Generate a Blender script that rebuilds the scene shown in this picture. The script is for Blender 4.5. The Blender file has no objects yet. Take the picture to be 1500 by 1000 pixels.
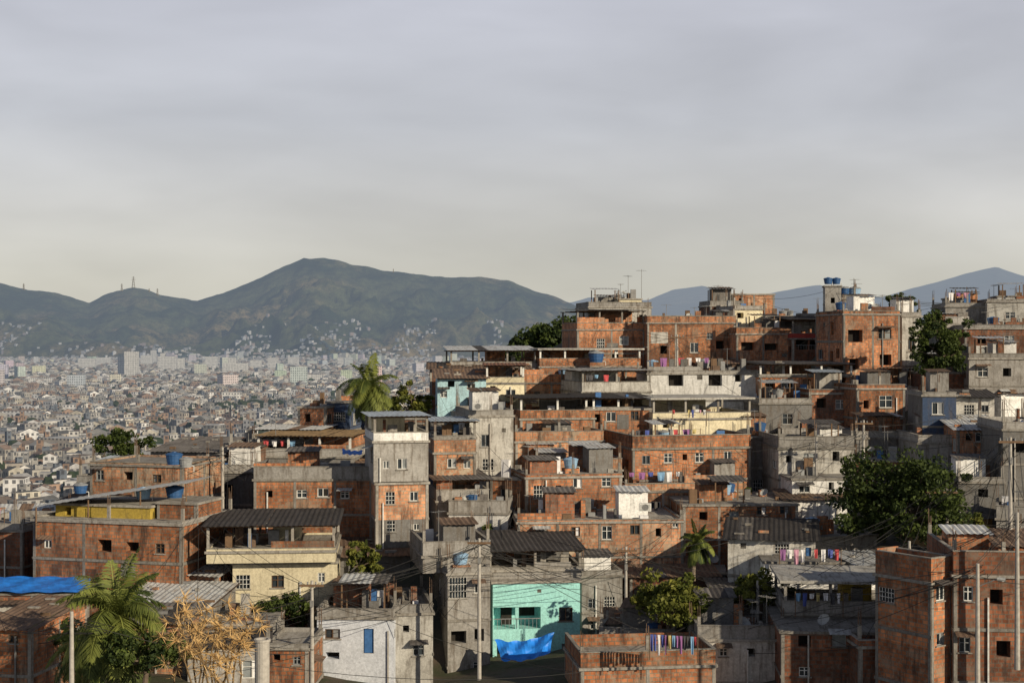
import bpy, math, random
from mathutils import Vector, noise
import numpy as np
random.seed(11); np.random.seed(11)
F=2083.33
def W(px,py,d): return Vector(((px-750)/F*d, d, (500-py)/F*d))
S=bpy.context.scene
COL=S.collection
# ---------------------------------------------------------------- materials
MATS={}
class N:
    def __init__(s,name):
        s.m=bpy.data.materials.new(name); s.m.use_nodes=True
        s.t=s.m.node_tree; s.t.nodes.clear()
        s.out=s.n('ShaderNodeOutputMaterial'); s.b=s.n('ShaderNodeBsdfPrincipled')
        s.l(s.b.outputs[0],s.out.inputs[0])
        MATS[name]=s.m
    def n(s,t,**k):
        x=s.t.nodes.new(t)
        for a,b in k.items(): setattr(x,a,b)
        return x
    def l(s,a,b): s.t.links.new(a,b)
    def math(s,op,a,b=None,clamp=False):
        x=s.n('ShaderNodeMath',operation=op,use_clamp=clamp)
        for i,v in enumerate((a,b)):
            if v is None: continue
            if hasattr(v,'links'): s.l(v,x.inputs[i])
            else: x.inputs[i].default_value=v
        return x.outputs[0]
    def mix(s,f,a,b,mode='MIX'):
        x=s.n('ShaderNodeMixRGB',blend_type=mode)
        for i,v in enumerate((f,a,b)):
            if hasattr(v,'links'): s.l(v,x.inputs[i])
            elif i==0: x.inputs[0].default_value=v
            else: x.inputs[i].default_value=(*v,1) if len(v)==3 else v
        return x.outputs[0]
    def noise(s,vec,scale,detail=4,rough=.6,ms=None):
        if ms:
            mp=s.n('ShaderNodeMapping'); s.l(vec,mp.inputs[0]); mp.inputs['Scale'].default_value=ms; vec=mp.outputs[0]
        x=s.n('ShaderNodeTexNoise'); s.l(vec,x.inputs['Vector'])
        x.inputs['Scale'].default_value=scale; x.inputs['Detail'].default_value=detail; x.inputs['Roughness'].default_value=rough
        return x.outputs[0]
    def rng(s,v,a,b,c=0,d=1):
        x=s.n('ShaderNodeMapRange'); s.l(v,x.inputs[0])
        for i,q in enumerate((a,b,c,d)): x.inputs[i+1].default_value=q
        return x.outputs[0]
    def uv(s):
        tc=s.n('ShaderNodeTexCoord'); oi=s.n('ShaderNodeObjectInfo')
        a=s.n('ShaderNodeVectorMath',operation='ADD'); s.l(tc.outputs['UV'],a.inputs[0])
        k=s.math('MULTIPLY',oi.outputs['Random'],37.0)
        c=s.n('ShaderNodeCombineXYZ'); s.l(k,c.inputs[2]); s.l(c.outputs[0],a.inputs[1])
        s.rand=oi.outputs['Random']; s.uvr=tc.outputs['UV']; return a.outputs[0]
    def bump(s,h,st=.4,dist=.05):
        x=s.n('ShaderNodeBump'); x.inputs['Strength'].default_value=st; x.inputs['Distance'].default_value=dist
        s.l(h,x.inputs['Height']); s.l(x.outputs[0],s.b.inputs['Normal'])
    def vmul(s,col,fac):
        c=s.n('ShaderNodeCombineXYZ'); 
        for i in range(3): s.l(fac,c.inputs[i])
        return s.mix(1.0,col,c.outputs[0],'MULTIPLY')
def setb(n,rough=.9,spec=.2,metal=0):
    n.b.inputs['Roughness'].default_value=rough; n.b.inputs['Specular IOR Level'].default_value=spec; n.b.inputs['Metallic'].default_value=metal
def plaster(name,col,dirt=(.12,.10,.08),amt=.6,rough=.92):
    n=N(name); uv=n.uv()
    a=n.noise(uv,.55,7,.75); b=n.noise(uv,1.6,5,.65,(2.2,.3,1)); c=n.noise(uv,6,4,.75)
    m=n.math('MULTIPLY',n.rng(a,.44,.62),amt); st=n.math('MULTIPLY',n.rng(b,.5,.68),amt)
    x=n.mix(m,col,[q*.5+d*.3 for q,d in zip(col,dirt)])
    x=n.mix(st,x,dirt)
    x=n.vmul(x,n.rng(c,.25,.75,.68,1.22)); x=n.vmul(x,n.rng(n.rand,0,1,.75,1.18))
    n.l(x,n.b.inputs['Base Color']); n.bump(c,.45,.05); setb(n,rough); return n.m
def brick(name,c1,c2,mort,smear=.5):
    n=N(name); uv=n.uv()
    def bt(w,h,ms,a,b,m,bias=0):
        x=n.n('ShaderNodeTexBrick'); n.l(uv,x.inputs['Vector'])
        x.inputs['Color1'].default_value=(*a,1); x.inputs['Color2'].default_value=(*b,1); x.inputs['Mortar'].default_value=(*m,1)
        x.inputs['Scale'].default_value=1; x.inputs['Brick Width'].default_value=w; x.inputs['Row Height'].default_value=h
        x.inputs['Mortar Size'].default_value=ms; x.inputs['Mortar Smooth'].default_value=.2; x.inputs['Bias'].default_value=bias; return x
    t=bt(.38,.25,.034,c1,c2,[m*.75 for m in mort]); pn=bt(3.1,2.7,0,(.62,.58,.56),(1.16,1.12,1.08),(.9,.9,.9))
    rows=bt(.38,.75,0,(.74,.71,.70),(1.2,1.13,1.06),(1,1,1))
    a=n.noise(uv,.45,7,.76); b=n.noise(uv,1.2,6,.72,(2.0,.35,1)); c=n.noise(uv,2.6,5,.75); d=n.noise(uv,.28,4,.6)
    x=n.mix(1,t.outputs[0],pn.outputs[0],'MULTIPLY'); x=n.mix(1,x,rows.outputs[0],'MULTIPLY')
    x=n.mix(n.math('MULTIPLY',n.rng(c,.50,.62),.5*smear+.12),x,mort)
    x=n.mix(n.math('MULTIPLY',n.rng(a,.54,.61),smear*1.1,True),x,[m*.85 for m in mort])
    x=n.mix(n.math('MULTIPLY',n.rng(b,.49,.65),.82),x,(.055,.04,.034))
    x=n.mix(n.math('MULTIPLY',n.rng(d,.52,.66),.45),x,(.09,.06,.048))
    x=n.vmul(x,n.rng(n.rand,0,1,.70,1.14))
    n.l(x,n.b.inputs['Base Color']); n.bump(t.outputs[1],-.6,.04); setb(n,.92); return n.m
def flat(name,col,rough=.7,spec=.3,metal=0,var=.3,scale=4):
    n=N(name); tc=n.n('ShaderNodeTexCoord'); a=n.noise(tc.outputs['Object'],scale,4)
    x=n.vmul((*col,1),n.rng(a,.25,.75,1-var,1+var*.6)); n.l(x,n.b.inputs['Base Color']); setb(n,rough,spec,metal); return n.m
brick('brick',(.66,.28,.135),(.38,.145,.066),(.38,.31,.235),.5)
brick('brick_dark',(.38,.155,.085),(.21,.082,.046),(.26,.205,.165),.5)
brick('brick_pale',(.70,.36,.205),(.48,.22,.125),(.50,.42,.32),.8)
plaster('concrete',(.34,.33,.315),amt=.8)
plaster('concrete_dark',(.18,.178,.175),amt=.75)
plaster('concrete_light',(.52,.51,.48),amt=.75)
plaster('white_plaster',(.78,.78,.77),dirt=(.2,.19,.17),amt=.55)
plaster('cream_plaster',(.76,.69,.50),dirt=(.25,.2,.13),amt=.4)
plaster('yellow_plaster',(.54,.40,.08),amt=.5)
plaster('turquoise_plaster',(.40,.80,.78),dirt=(.25,.46,.45),amt=.3)
plaster('lightblue_plaster',(.42,.64,.72),dirt=(.2,.25,.28),amt=.5)
plaster('paleblue_plaster',(.70,.74,.82),dirt=(.35,.38,.44),amt=.35)
plaster('blue_plaster',(.05,.08,.15),amt=.5)
plaster('ochre_plaster',(.52,.37,.20),amt=.6)
plaster('slab',(.31,.295,.27),amt=.8)
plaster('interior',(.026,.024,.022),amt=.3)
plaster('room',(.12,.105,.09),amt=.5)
plaster('fibre_roof',(.15,.14,.135),dirt=(.05,.045,.04),amt=.8)
plaster('fibre_roof_dark',(.06,.055,.055),dirt=(.025,.022,.02),amt=.7)
plaster('sheet_light',(.50,.52,.53),dirt=(.2,.15,.11),amt=.65,rough=.6)
plaster('sheet_blue',(.40,.46,.52),dirt=(.2,.2,.2),amt=.6,rough=.6)
plaster('rust_roof',(.19,.13,.095),dirt=(.06,.04,.03),amt=.8)
plaster('tile_roof',(.27,.13,.08),dirt=(.08,.05,.04),amt=.7)
plaster('straw_roof',(.28,.19,.10),dirt=(.1,.07,.04),amt=.8)
flat('glass',(.035,.045,.055),.12,.6,var=.5,scale=1)
flat('glass_light',(.20,.22,.23),.3,.5,var=.6,scale=1)
flat('frame_white',(.64,.64,.62),.5)
flat('frame_brown',(.12,.07,.04),.6)
flat('frame_metal',(.25,.26,.27),.45)
flat('door_blue',(.05,.14,.34),.5); flat('door_brown',(.14,.07,.035),.6); flat('door_green',(.05,.22,.14),.5); flat('red_paint',(.34,.05,.04),.6)
flat('tank_blue',(.025,.085,.22),.5,.4,var=.25); flat('tank_pale',(.24,.38,.55),.55,var=.2); flat('tank_grey',(.26,.27,.28),.7)
flat('tarp',(.02,.22,.78),.5,.35,var=.5,scale=1.2)
flat('dish_grey',(.33,.34,.34),.55); flat('steel',(.20,.20,.20),.5,.4); flat('wire',(.03,.03,.03),.6); flat('wood',(.16,.10,.06),.8)
flat('pole_concrete',(.40,.38,.35),.9); flat('lamp_glass',(.6,.6,.58),.3)
for i,c in enumerate([(.7,.7,.72),(.5,.09,.10),(.08,.11,.34),(.55,.3,.4),(.08,.08,.09),(.2,.36,.55),(.5,.42,.2),(.28,.13,.3)]): flat('cloth_%d'%i,c,.9,.1,var=.2)
flat('bark',(.13,.10,.075),.95); flat('palm_bark',(.22,.18,.14),.95)
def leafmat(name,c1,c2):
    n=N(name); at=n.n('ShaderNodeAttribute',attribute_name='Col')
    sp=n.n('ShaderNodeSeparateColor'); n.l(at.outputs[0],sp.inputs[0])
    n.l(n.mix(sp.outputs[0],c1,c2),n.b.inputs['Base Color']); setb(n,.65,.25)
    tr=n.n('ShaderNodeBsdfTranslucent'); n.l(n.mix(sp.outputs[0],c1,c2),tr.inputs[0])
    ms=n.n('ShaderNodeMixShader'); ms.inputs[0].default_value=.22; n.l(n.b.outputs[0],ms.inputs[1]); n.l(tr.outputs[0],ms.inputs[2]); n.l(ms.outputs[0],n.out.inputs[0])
leafmat('leaf',(.014,.028,.008),(.10,.135,.028))
leafmat('leaf_yellow',(.05,.07,.012),(.23,.23,.045))
leafmat('palm_leaf',(.025,.05,.012),(.23,.26,.06))
leafmat('dry_leaf',(.32,.19,.07),(.75,.52,.24))
# aerial perspective painted into the far materials as haze-coloured glow, by world position
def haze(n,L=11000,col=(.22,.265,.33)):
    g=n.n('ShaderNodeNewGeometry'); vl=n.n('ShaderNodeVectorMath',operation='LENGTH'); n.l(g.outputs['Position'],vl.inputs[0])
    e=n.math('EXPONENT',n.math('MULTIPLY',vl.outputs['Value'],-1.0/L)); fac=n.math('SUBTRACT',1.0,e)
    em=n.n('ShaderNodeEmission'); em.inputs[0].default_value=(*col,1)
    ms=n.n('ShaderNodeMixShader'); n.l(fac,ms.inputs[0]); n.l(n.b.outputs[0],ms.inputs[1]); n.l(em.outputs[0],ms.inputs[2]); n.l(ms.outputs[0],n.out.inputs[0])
def mk_ground():
    n=N('ground_mat'); g=n.n('ShaderNodeNewGeometry'); p=g.outputs['Position']
    a=n.noise(p,.02,6,.7); b=n.noise(p,.5,6,.7)
    x=n.mix(n.rng(b,.4,.6),(.08,.062,.045),(.045,.05,.025)); y=n.mix(n.rng(a,.42,.58),(.04,.05,.03),(.10,.095,.088))
    sx=n.n('ShaderNodeSeparateXYZ'); n.l(p,sx.inputs[0])
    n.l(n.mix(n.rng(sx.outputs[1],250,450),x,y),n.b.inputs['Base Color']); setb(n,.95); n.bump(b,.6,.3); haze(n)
mk_ground()
def mk_mount(name,L,dark,mid,light,sc,hc=(.22,.265,.33)):
    n=N(name); g=n.n('ShaderNodeNewGeometry'); p=g.outputs['Position']
    a=n.noise(p,.003*sc,9,.72); b=n.noise(p,.016*sc,7,.8); c=n.noise(p,.0014*sc,5,.6)
    x=n.mix(n.rng(a,.44,.56),dark,mid); x=n.mix(n.math('MULTIPLY',n.rng(c,.48,.58),n.rng(b,.42,.56)),x,light)
    x=n.vmul(x,n.rng(b,.35,.65,.5,1.45))
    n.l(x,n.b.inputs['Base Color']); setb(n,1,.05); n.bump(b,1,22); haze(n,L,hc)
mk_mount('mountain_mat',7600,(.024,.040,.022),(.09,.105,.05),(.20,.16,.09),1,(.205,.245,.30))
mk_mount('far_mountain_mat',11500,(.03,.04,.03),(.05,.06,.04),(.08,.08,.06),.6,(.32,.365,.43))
def mk_city():
    n=N('city_mat'); at=n.n('ShaderNodeAttribute',attribute_name='Col'); tc=n.n('ShaderNodeTexCoord')
    s=n.n('ShaderNodeSeparateXYZ'); n.l(tc.outputs['UV'],s.inputs[0])
    fu=n.math('FRACT',n.math('MULTIPLY',s.outputs[0],1/2.7)); fv=n.math('FRACT',n.math('MULTIPLY',s.outputs[1],1/3.0))
    def band(v,a,b): return n.math('MULTIPLY',n.math('GREATER_THAN',v,a),n.math('LESS_THAN',v,b))
    m=n.math('MULTIPLY',band(fu,.25,.75),band(fv,.3,.78))
    g=n.n('ShaderNodeNewGeometry'); nz=n.noise(g.outputs['Position'],.3,5,.8)
    x=n.vmul(at.outputs[0],n.rng(nz,.3,.7,.55,1.25))
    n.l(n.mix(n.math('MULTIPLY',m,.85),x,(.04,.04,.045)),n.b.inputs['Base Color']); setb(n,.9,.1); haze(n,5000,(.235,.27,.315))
mk_city()
def mk_dtree():
    n=N('distant_tree_mat'); g=n.n('ShaderNodeNewGeometry'); nz=n.noise(g.outputs['Position'],.35,4,.7)
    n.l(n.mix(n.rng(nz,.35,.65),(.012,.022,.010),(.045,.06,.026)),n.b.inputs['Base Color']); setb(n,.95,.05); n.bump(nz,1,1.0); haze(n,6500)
mk_dtree()
M=MATS
# ---------------------------------------------------------------- mesh building
class Part:
    def __init__(s): s.v=[];s.f=[];s.uv=[];s.mi=[];s.mats=[]
    def quad(s,pts,mat,uvs=None):
        k=len(s.v); s.v+= [tuple(p) for p in pts]; n=len(pts); s.f.append(tuple(range(k,k+n)))
        if uvs is None: uvs=[(0,0),(1,0),(1,1),(0,1)][:n] if n<=4 else [(0,0)]*n
        s.uv+=list(uvs)
        if mat not in s.mats: s.mats.append(mat)
        s.mi.append(s.mats.index(mat))
    def obj(s,name,parent=None,loc=(0,0,0),smooth=False):
        me=bpy.data.meshes.new(name); me.from_pydata(s.v,[],s.f)
        ul=me.uv_layers.new(name='UVMap'); ul.data.foreach_set('uv',np.array(s.uv,dtype=np.float32).ravel())
        me.polygons.foreach_set('material_index',s.mi)
        if smooth: me.polygons.foreach_set('use_smooth',[True]*len(s.f))
        for m in s.mats: me.materials.append(M[m])
        o=bpy.data.objects.new(name,me); COL.objects.link(o); o.location=loc
        if parent: o.parent=parent
        return o
def gbox(pb,g,a0,a1,p0,p1,z0,z1,mat):
    c=[g(a,p,z) for z in (z0,z1) for p in (p0,p1) for a in (a0,a1)]
    pb.quad([c[0],c[1],c[5],c[4]],mat,[(a0,z0),(a1,z0),(a1,z1),(a0,z1)])
    pb.quad([c[3],c[2],c[6],c[7]],mat,[(a1,z0),(a0,z0),(a0,z1),(a1,z1)])
    pb.quad([c[2],c[0],c[4],c[6]],mat,[(p1,z0),(p0,z0),(p0,z1),(p1,z1)])
    pb.quad([c[1],c[3],c[7],c[5]],mat,[(p0,z0),(p1,z0),(p1,z1),(p0,z1)])
    pb.quad([c[4],c[5],c[7],c[6]],mat,[(a0,p0),(a1,p0),(a1,p1),(a0,p1)])
    pb.quad([c[0],c[2],c[3],c[1]],mat,[(a0,p0),(a0,p1),(a1,p1),(a1,p0)])
def tube(pb,p0,p1,r0,r1,mat,n=8,cap=True):
    p0=Vector(p0);p1=Vector(p1); ax=(p1-p0)
    if ax.length<1e-6: return
    ax.normalize(); u=ax.orthogonal().normalized(); w=ax.cross(u)
    A=[p0+(u*math.cos(t)+w*math.sin(t))*r0 for t in [2*math.pi*i/n for i in range(n)]]
    B=[p1+(u*math.cos(t)+w*math.sin(t))*r1 for t in [2*math.pi*i/n for i in range(n)]]
    for i in range(n):
        j=(i+1)%n; pb.quad([A[i],A[j],B[j],B[i]],mat)
    if cap: pb.quad(B,mat,[(0,0)]*n); pb.quad(A[::-1],mat,[(0,0)]*n)
def lathe(pb,c,prof,mat,n=16,ax=None):
    c=Vector(c); rings=[]
    if ax is None: ax=Vector((0,0,1))
    u=ax.orthogonal().normalized(); w=ax.cross(u)
    for r,z in prof: rings.append([c+ax*z+(u*math.cos(2*math.pi*i/n)+w*math.sin(2*math.pi*i/n))*r for i in range(n)])
    for a,b in zip(rings[:-1],rings[1:]):
        for i in range(n):
            j=(i+1)%n; pb.quad([a[i],a[j],b[j],b[i]],mat)
def corr(pb,g,u0,u1,v0,v1,z0,z1,mat,pitch=.36,amp=.045):
    n=max(2,int((u1-u0)/pitch*2)); du=(u1-u0)/n; jit=0
    for i in range(n):
        if i%6==0: jit=random.uniform(-.18,.12); zj=random.uniform(0,.03); m_=mat if random.random()<.88 else random.choice(['fibre_roof','rust_roof','fibre_roof_dark'])
        a=u0+i*du; b=a+du; ha=amp*(i%2)+zj; hb=amp*((i+1)%2)+zj
        pb.quad([g(a,v0+jit,z0+ha),g(b,v0+jit,z0+hb),g(b,v1,z1+hb),g(a,v1,z1+ha)],m_,[(a,v0),(b,v0),(b,v1),(a,v1)])
ANCH=[];FOOT=[]
def empty(name,loc):
    e=bpy.data.objects.new(name,None); COL.objects.link(e); e.location=loc; e.empty_display_size=1; return e
# ---- small props
def tank(loc,r=.62,col='tank_blue'):
    e=empty('water_tank',loc); p=Part(); h=r*1.2
    lathe(p,(0,0,0),[(0,0),(r*.8,0),(r*.86,h*.3),(r*.9,h*.31),(r*.92,h*.6),(r*.96,h*.61),(r,h*.92),(r*1.04,h*.93),(r*1.04,h)],col); p.obj('tank_body',e,smooth=False)
    p=Part(); lathe(p,(0,0,0),[(r*1.08,h*.97),(r*1.08,h*1.04),(r*.8,h*1.16),(r*.3,h*1.24),(r*.28,h*1.3),(0,h*1.31)],col if random.random()<.7 else 'tank_grey'); p.obj('lid',e)
    p=Part(); tube(p,(r*.85,0,.1),(r*1.2,0,.1),.03,.03,'frame_white',6); tube(p,(r*1.2,0,.1),(r*1.2,0,-.35),.03,.03,'frame_white',6); p.obj('pipe',e)
def dish(loc,r=.42,az=None):
    az=random.uniform(-2.8,-.4) if az is None else az
    e=empty('satellite_dish',loc); p=Part(); tube(p,(0,0,0),(0,0,.55),.03,.03,'steel',6); p.obj('mast',e)
    ax=Vector((math.cos(az)*.75,math.sin(az)*.75,.65)).normalized(); c=Vector((0,0,.65))
    p=Part(); lathe(p,c,[(0,0),(r*.4,.02),(r*.75,.08),(r,.16)],'dish_grey',14,ax); p.obj('reflector',e)
    p=Part(); tube(p,c-ax.orthogonal().normalized()*r*.9+ax*.14,c+ax*.5,.015,.015,'steel',5); tube(p,c+ax*.44,c+ax*.56,.05,.05,'frame_metal',6); p.obj('feed_arm',e)
def antenna(loc,h=2.5):
    e=empty('tv_antenna',loc); p=Part(); tube(p,(0,0,0),(0,0,h),.032,.024,'steel',5); p.obj('mast',e)
    p=Part(); a=random.uniform(0,3.1); d=Vector((math.cos(a),math.sin(a),0)); q=Vector((-d.y,d.x,0)); t=Vector((0,0,h*.96))
    tube(p,t-d*.6,t+d*.6,.018,.018,'steel',4)
    for i in range(7):
        x=-.55+i*.18; l=.42-.03*i; tube(p,t+d*x-q*l,t+d*x+q*l,.014,.014,'steel',4)
    p.obj('elements',e)
def clothesline(a,b,n=8,size=.8,skip=.2,pal=(0,0,1,2,3,4,4,5,6,7)):
    a=Vector(a); b=Vector(b); e=empty('clothesline',a); p=Part()
    tube(p,(0,0,-1.5),(0,0,.1),.03,.03,'wood',5); tube(p,b-a+Vector((0,0,-1.5)),b-a+Vector((0,0,.1)),.03,.03,'wood',5); p.obj('posts',e)
    p=Part(); tube(p,(0,0,0),b-a,.012,.012,'wire',4); p.obj('line',e)
    p=Part(); dr=(b-a); nrm=Vector((-dr.y,dr.x,0)).normalized()
    for i in range(n):
        if random.random()<skip: continue
        t0=(i+.08)/n; t1=t0+random.uniform(.4,.88)/n; h=size*random.uniform(.5,1.3); m='cloth_%d'%random.choice(pal)
        K=4
        for k in range(K):
            for r in range(3):
                def pt(s,v): return dr*(t0+(t1-t0)*(s+(.12*v if s<.5 else -.12*v)))+Vector((0,0,-h*v))+nrm*(.09*math.sin(s*7+i)*v)
                p.quad([pt(k/K,r/3),pt((k+1)/K,r/3),pt((k+1)/K,(r+1)/3),pt(k/K,(r+1)/3)],m)
    p.obj('laundry',e)
# ---- house
JUNK=['wood','steel','brick','slab','cloth_0','tank_grey','concrete_dark','rust_roof','wood','slab','brick_dark','door_blue','fibre_roof']
class House:
    def __init__(s,name): s.name=name; s.parts={}; s.e=None; s.split=None
    def P(s,k): return s.parts.setdefault(k,Part())
    def done(s):
        for k,p in s.parts.items():
            if p.f: p.obj(k,s.e)
        return s
    def wall(s,g,Lw,z0,z1,ops,mat,rmat=None):
        pb=s.P('walls'); us=sorted({0,Lw,*[min(max(o[1],0),Lw) for o in ops],*[min(max(o[2],0),Lw) for o in ops]}); zs={z0,z1,*[o[3] for o in ops if z0<o[3]<z1],*[o[4] for o in ops if z0<o[4]<z1]}
        if s.split and z0<s.split[0]<z1: zs.add(s.split[0])
        zs=sorted(zs)
        for i in range(len(us)-1):
            for j in range(len(zs)-1):
                a,b,c,d=us[i],us[i+1],zs[j],zs[j+1]; m=((a+b)/2,(c+d)/2)
                if any(o[1]<m[0]<o[2] and o[3]<m[1]<o[4] for o in ops): continue
                pb.quad([g(a,0,c),g(b,0,c),g(b,0,d),g(a,0,d)],s.split[1] if (s.split and m[1]<s.split[0]) else mat,[(a,c),(b,c),(b,d),(a,d)])
        wp=s.P('windows'); tp=s.P('trim')
        for t,a,b,c,d in ops:
            r={'W':.16,'V':.16,'G':.2,'D':.14,'O':.9,'B':1.7,'S':.12}[t]
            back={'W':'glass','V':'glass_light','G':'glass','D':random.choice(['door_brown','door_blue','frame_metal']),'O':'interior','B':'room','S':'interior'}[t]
            im=mat if t!='B' else (rmat or mat)
            for q in ([g(a,0,c),g(a,r,c),g(a,r,d),g(a,0,d)],[g(b,0,d),g(b,r,d),g(b,r,c),g(b,0,c)],[g(a,0,d),g(a,r,d),g(b,r,d),g(b,0,d)],[g(a,r,c),g(a,0,c),g(b,0,c),g(b,r,c)]):
                pb.quad(q,im if r>.5 else 'slab',[(0,0),(r,0),(r,1),(0,1)])
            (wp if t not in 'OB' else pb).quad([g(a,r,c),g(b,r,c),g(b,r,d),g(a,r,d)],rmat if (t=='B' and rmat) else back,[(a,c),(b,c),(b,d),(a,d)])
            if t in 'WV':
                fm='frame_white' if random.random()<.6 else ('frame_brown' if random.random()<.5 else 'frame_metal'); f=.055; q0,q1=.06,.12
                gbox(wp,g,a,b,q0,q1,c,c+f,fm); gbox(wp,g,a,b,q0,q1,d-f,d,fm); gbox(wp,g,a,a+f,q0,q1,c+f,d-f,fm); gbox(wp,g,b-f,b,q0,q1,c+f,d-f,fm)
                m=(a+b)/2; gbox(wp,g,m-.03,m+.03,q0,q1,c+f,d-f,fm)
                if random.random()<.5:
                    zz=c+(d-c)*.62; gbox(wp,g,a+f,m-.03,q0+.01,q1,zz-.02,zz+.02,fm); gbox(wp,g,m+.03,b-f,q0+.01,q1,zz-.02,zz+.02,fm)
                if random.random()<.35: gbox(wp,g,m+.03,b-f,.13,.155,c+f,d-f,random.choice(['cloth_0','glass_light','interior','frame_metal']))
                if random.random()<.7: gbox(tp,g,a-.1,b+.1,-.07,.03,c-.08,c-.002,'slab')
                if random.random()<.2:
                    corr(tp,lambda x,y,z: g(x,-y,z),a-.25,b+.25,-.02,.75,d+.32,d+.12,random.choice(['fibre_roof','sheet_light','rust_roof']),.3,.03)
            if t=='G':
                k=max(3,int((b-a)/.2))
                for i in range(k+1):
                    x=a+(b-a)*i/k; gbox(wp,g,x-.015,x+.015,.0,.03,c,d,'frame_white')
                for i in range(4):
                    zz=c+(d-c)*i/3; gbox(wp,g,a,b,.031,.05,zz-.018,zz+.018,'frame_white')
                gbox(tp,g,a-.1,b+.1,-.07,.03,c-.08,c-.022,'slab')
            if t=='S':
                for i in range(3):
                    zz=c+(d-c)*(i+.5)/3; gbox(wp,g,a,b,.02,.05,zz-.03,zz+.03,'slab')
            if t=='B':
                k=max(4,int((b-a)/.28)); hz=min(.95,(d-c)*.45)
                for i in range(k+1):
                    x=a+(b-a)*i/k; gbox(wp,g,x-.012,x+.012,.03,.055,c,c+hz,'frame_metal')
                gbox(wp,g,a,b,.02,.065,c+hz,c+hz+.05,'frame_metal')
                x=a+(b-a)*.2; gbox(wp,g,x,x+.8,1.62,1.68,c+.01,c+min(2.05,(d-c)*.9),'interior')
                x=a+(b-a)*.6
                if b-a>3:
                    gbox(wp,g,x,x+1.1,1.62,1.68,c+(d-c)*.4,c+(d-c)*.85,'interior'); m=(a+b)/2; gbox(tp,g,m-.12,m+.12,.08,.3,c,d,mat)
            if t=='D': gbox(wp,g,a+.06,b-.06,.10,.13,c+.02,d-.06,'door_green' if random.random()<.2 else back)
    def auto(s,Lw,z0,z1,sh,dens=.62,kinds='WWVOOGS'):
        ops=[]; zt=z1-.2; 
        while zt-sh>z0-.5:
            nb=max(1,int(Lw/random.uniform(2.1,3.2))); bw=Lw/nb
            for i in range(nb):
                if random.random()<dens:
                    t=random.choice(kinds); w={'W':1.2,'V':1.2,'G':1.1,'O':1.0,'S':.55}[t]*random.uniform(.7,1.2); h={'W':1.0,'V':1.0,'G':1.05,'O':1.15,'S':.5}[t]*random.uniform(.75,1.2)
                    w=min(w,bw*.75); cx=(i+.5)*bw+random.uniform(-.42,.42)*(bw-w); top=zt-.35-random.uniform(0,.5)
                    if Lw>1.6: ops.append((t,cx-w/2,cx+w/2,top-h,top))
            zt-=sh
        return [o for o in ops if o[3]>z0+.1]
    def blk(s,x0,x1,yt,yb,d,yaw=0,D=7,mat='brick',roof='f',wins=None,sh=2.7,ext=3,rm='concrete',rmat=None,dens=.62,frame=True,stuff=.6,side=None,kinds='WVOOOGS',awn=False):
        th=math.radians(yaw); w=(x1-x0)/F*d/math.cos(th)
        U=Vector((math.cos(th),-math.sin(th),0)); V=Vector((math.sin(th),math.cos(th),0))
        cx=((x0+x1)/2-750)/F*d; O=Vector((cx,d,0))-U*(w/2); zt=(500-yt)/F*d; zb=(500-yb)/F*d-ext; h=zt-zb
        if s.e is None: s.L=Vector((O.x,O.y,zb)); s.e=empty(s.name,s.L)
        base=O-s.L; base.z=zb-s.L.z
        def fr(u,v,z): return base+U*u+V*v+Vector((0,0,z))
        gf=lambda a,p,z: fr(a,p,z)
        gr=lambda a,p,z: fr(w-p,a,z)
        gl=lambda a,p,z: fr(p,D-a,z)
        gb=lambda a,p,z: fr(w-a,D-p,z)
        m2=O+U*w/2+V*D*.35; ANCH.append((m2.x,m2.y,zb+ext-.8)); FOOT.append((O.copy(),U,V,w,D))
        z1=h-.17
        s.split=None
        if mat.startswith('brick') and h-ext>3.6 and random.random()<.33: s.split=(h-sh*random.choice([1,1,2])-.1,random.choice(['concrete','brick_dark','brick_pale','concrete_dark','brick_dark','concrete_light','ochre_plaster']))
        if wins is None: fo=s.auto(w,ext*.5,z1,sh,dens,kinds)
        else:
            fo=[]
            for t,wx,wy,ww,wh in wins:
                a=(wx-ww/2-x0)/(x1-x0)*w; b=(wx+ww/2-x0)/(x1-x0)*w; zc=h-(wy-yt)/F*d; hh=wh/F*d/2
                fo.append((t,max(a,.05),min(b,w-.05),zc-hh,min(zc+hh,z1-.03)))
            fo=[o for o in fo if o[2]-o[1]>.2]
        so=s.auto(D,ext*.5,z1,sh,.5,kinds) if D>2 else []
        sm=side or mat
        s.wall(gf,w,0,z1,fo,mat,rmat); s.wall(gr,D,0,z1,so,sm); s.wall(gl,D,0,z1,[(t,D-b,D-a,c,e) for t,a,b,c,e in so],sm)
        s.P('walls').quad([gb(0,0,0),gb(w,0,0),gb(w,0,z1),gb(0,0,z1)],mat,[(0,0),(w,0),(w,z1),(0,z1)])
        fp=s.P('concrete_frame')
        if frame:
            for g,Lw,ops in ((gf,w,fo),(gr,D,so),(gl,D,[])):
                n=max(1,round(Lw/3.4)); 
                for i in range(n+1):
                    a=min(max(i*Lw/n+random.uniform(-.2,.2)*(0<i<n),.11),Lw-.11)
                    if any(o[1]-.12<a<o[2]+.12 for o in ops): continue
                    if mat.startswith('brick'): gbox(fp,g,a-.1,a+.1,-.025,.02,0,z1-.01,'slab')
                zz=h-sh
                while zz>.4:
                    if not any(o[3]-.05<zz<o[4]+.2 for o in ops): gbox(fp,g,-.06,Lw+.06,-.06,.02,zz-.18,zz,'slab')
                    zz-=sh
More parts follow.
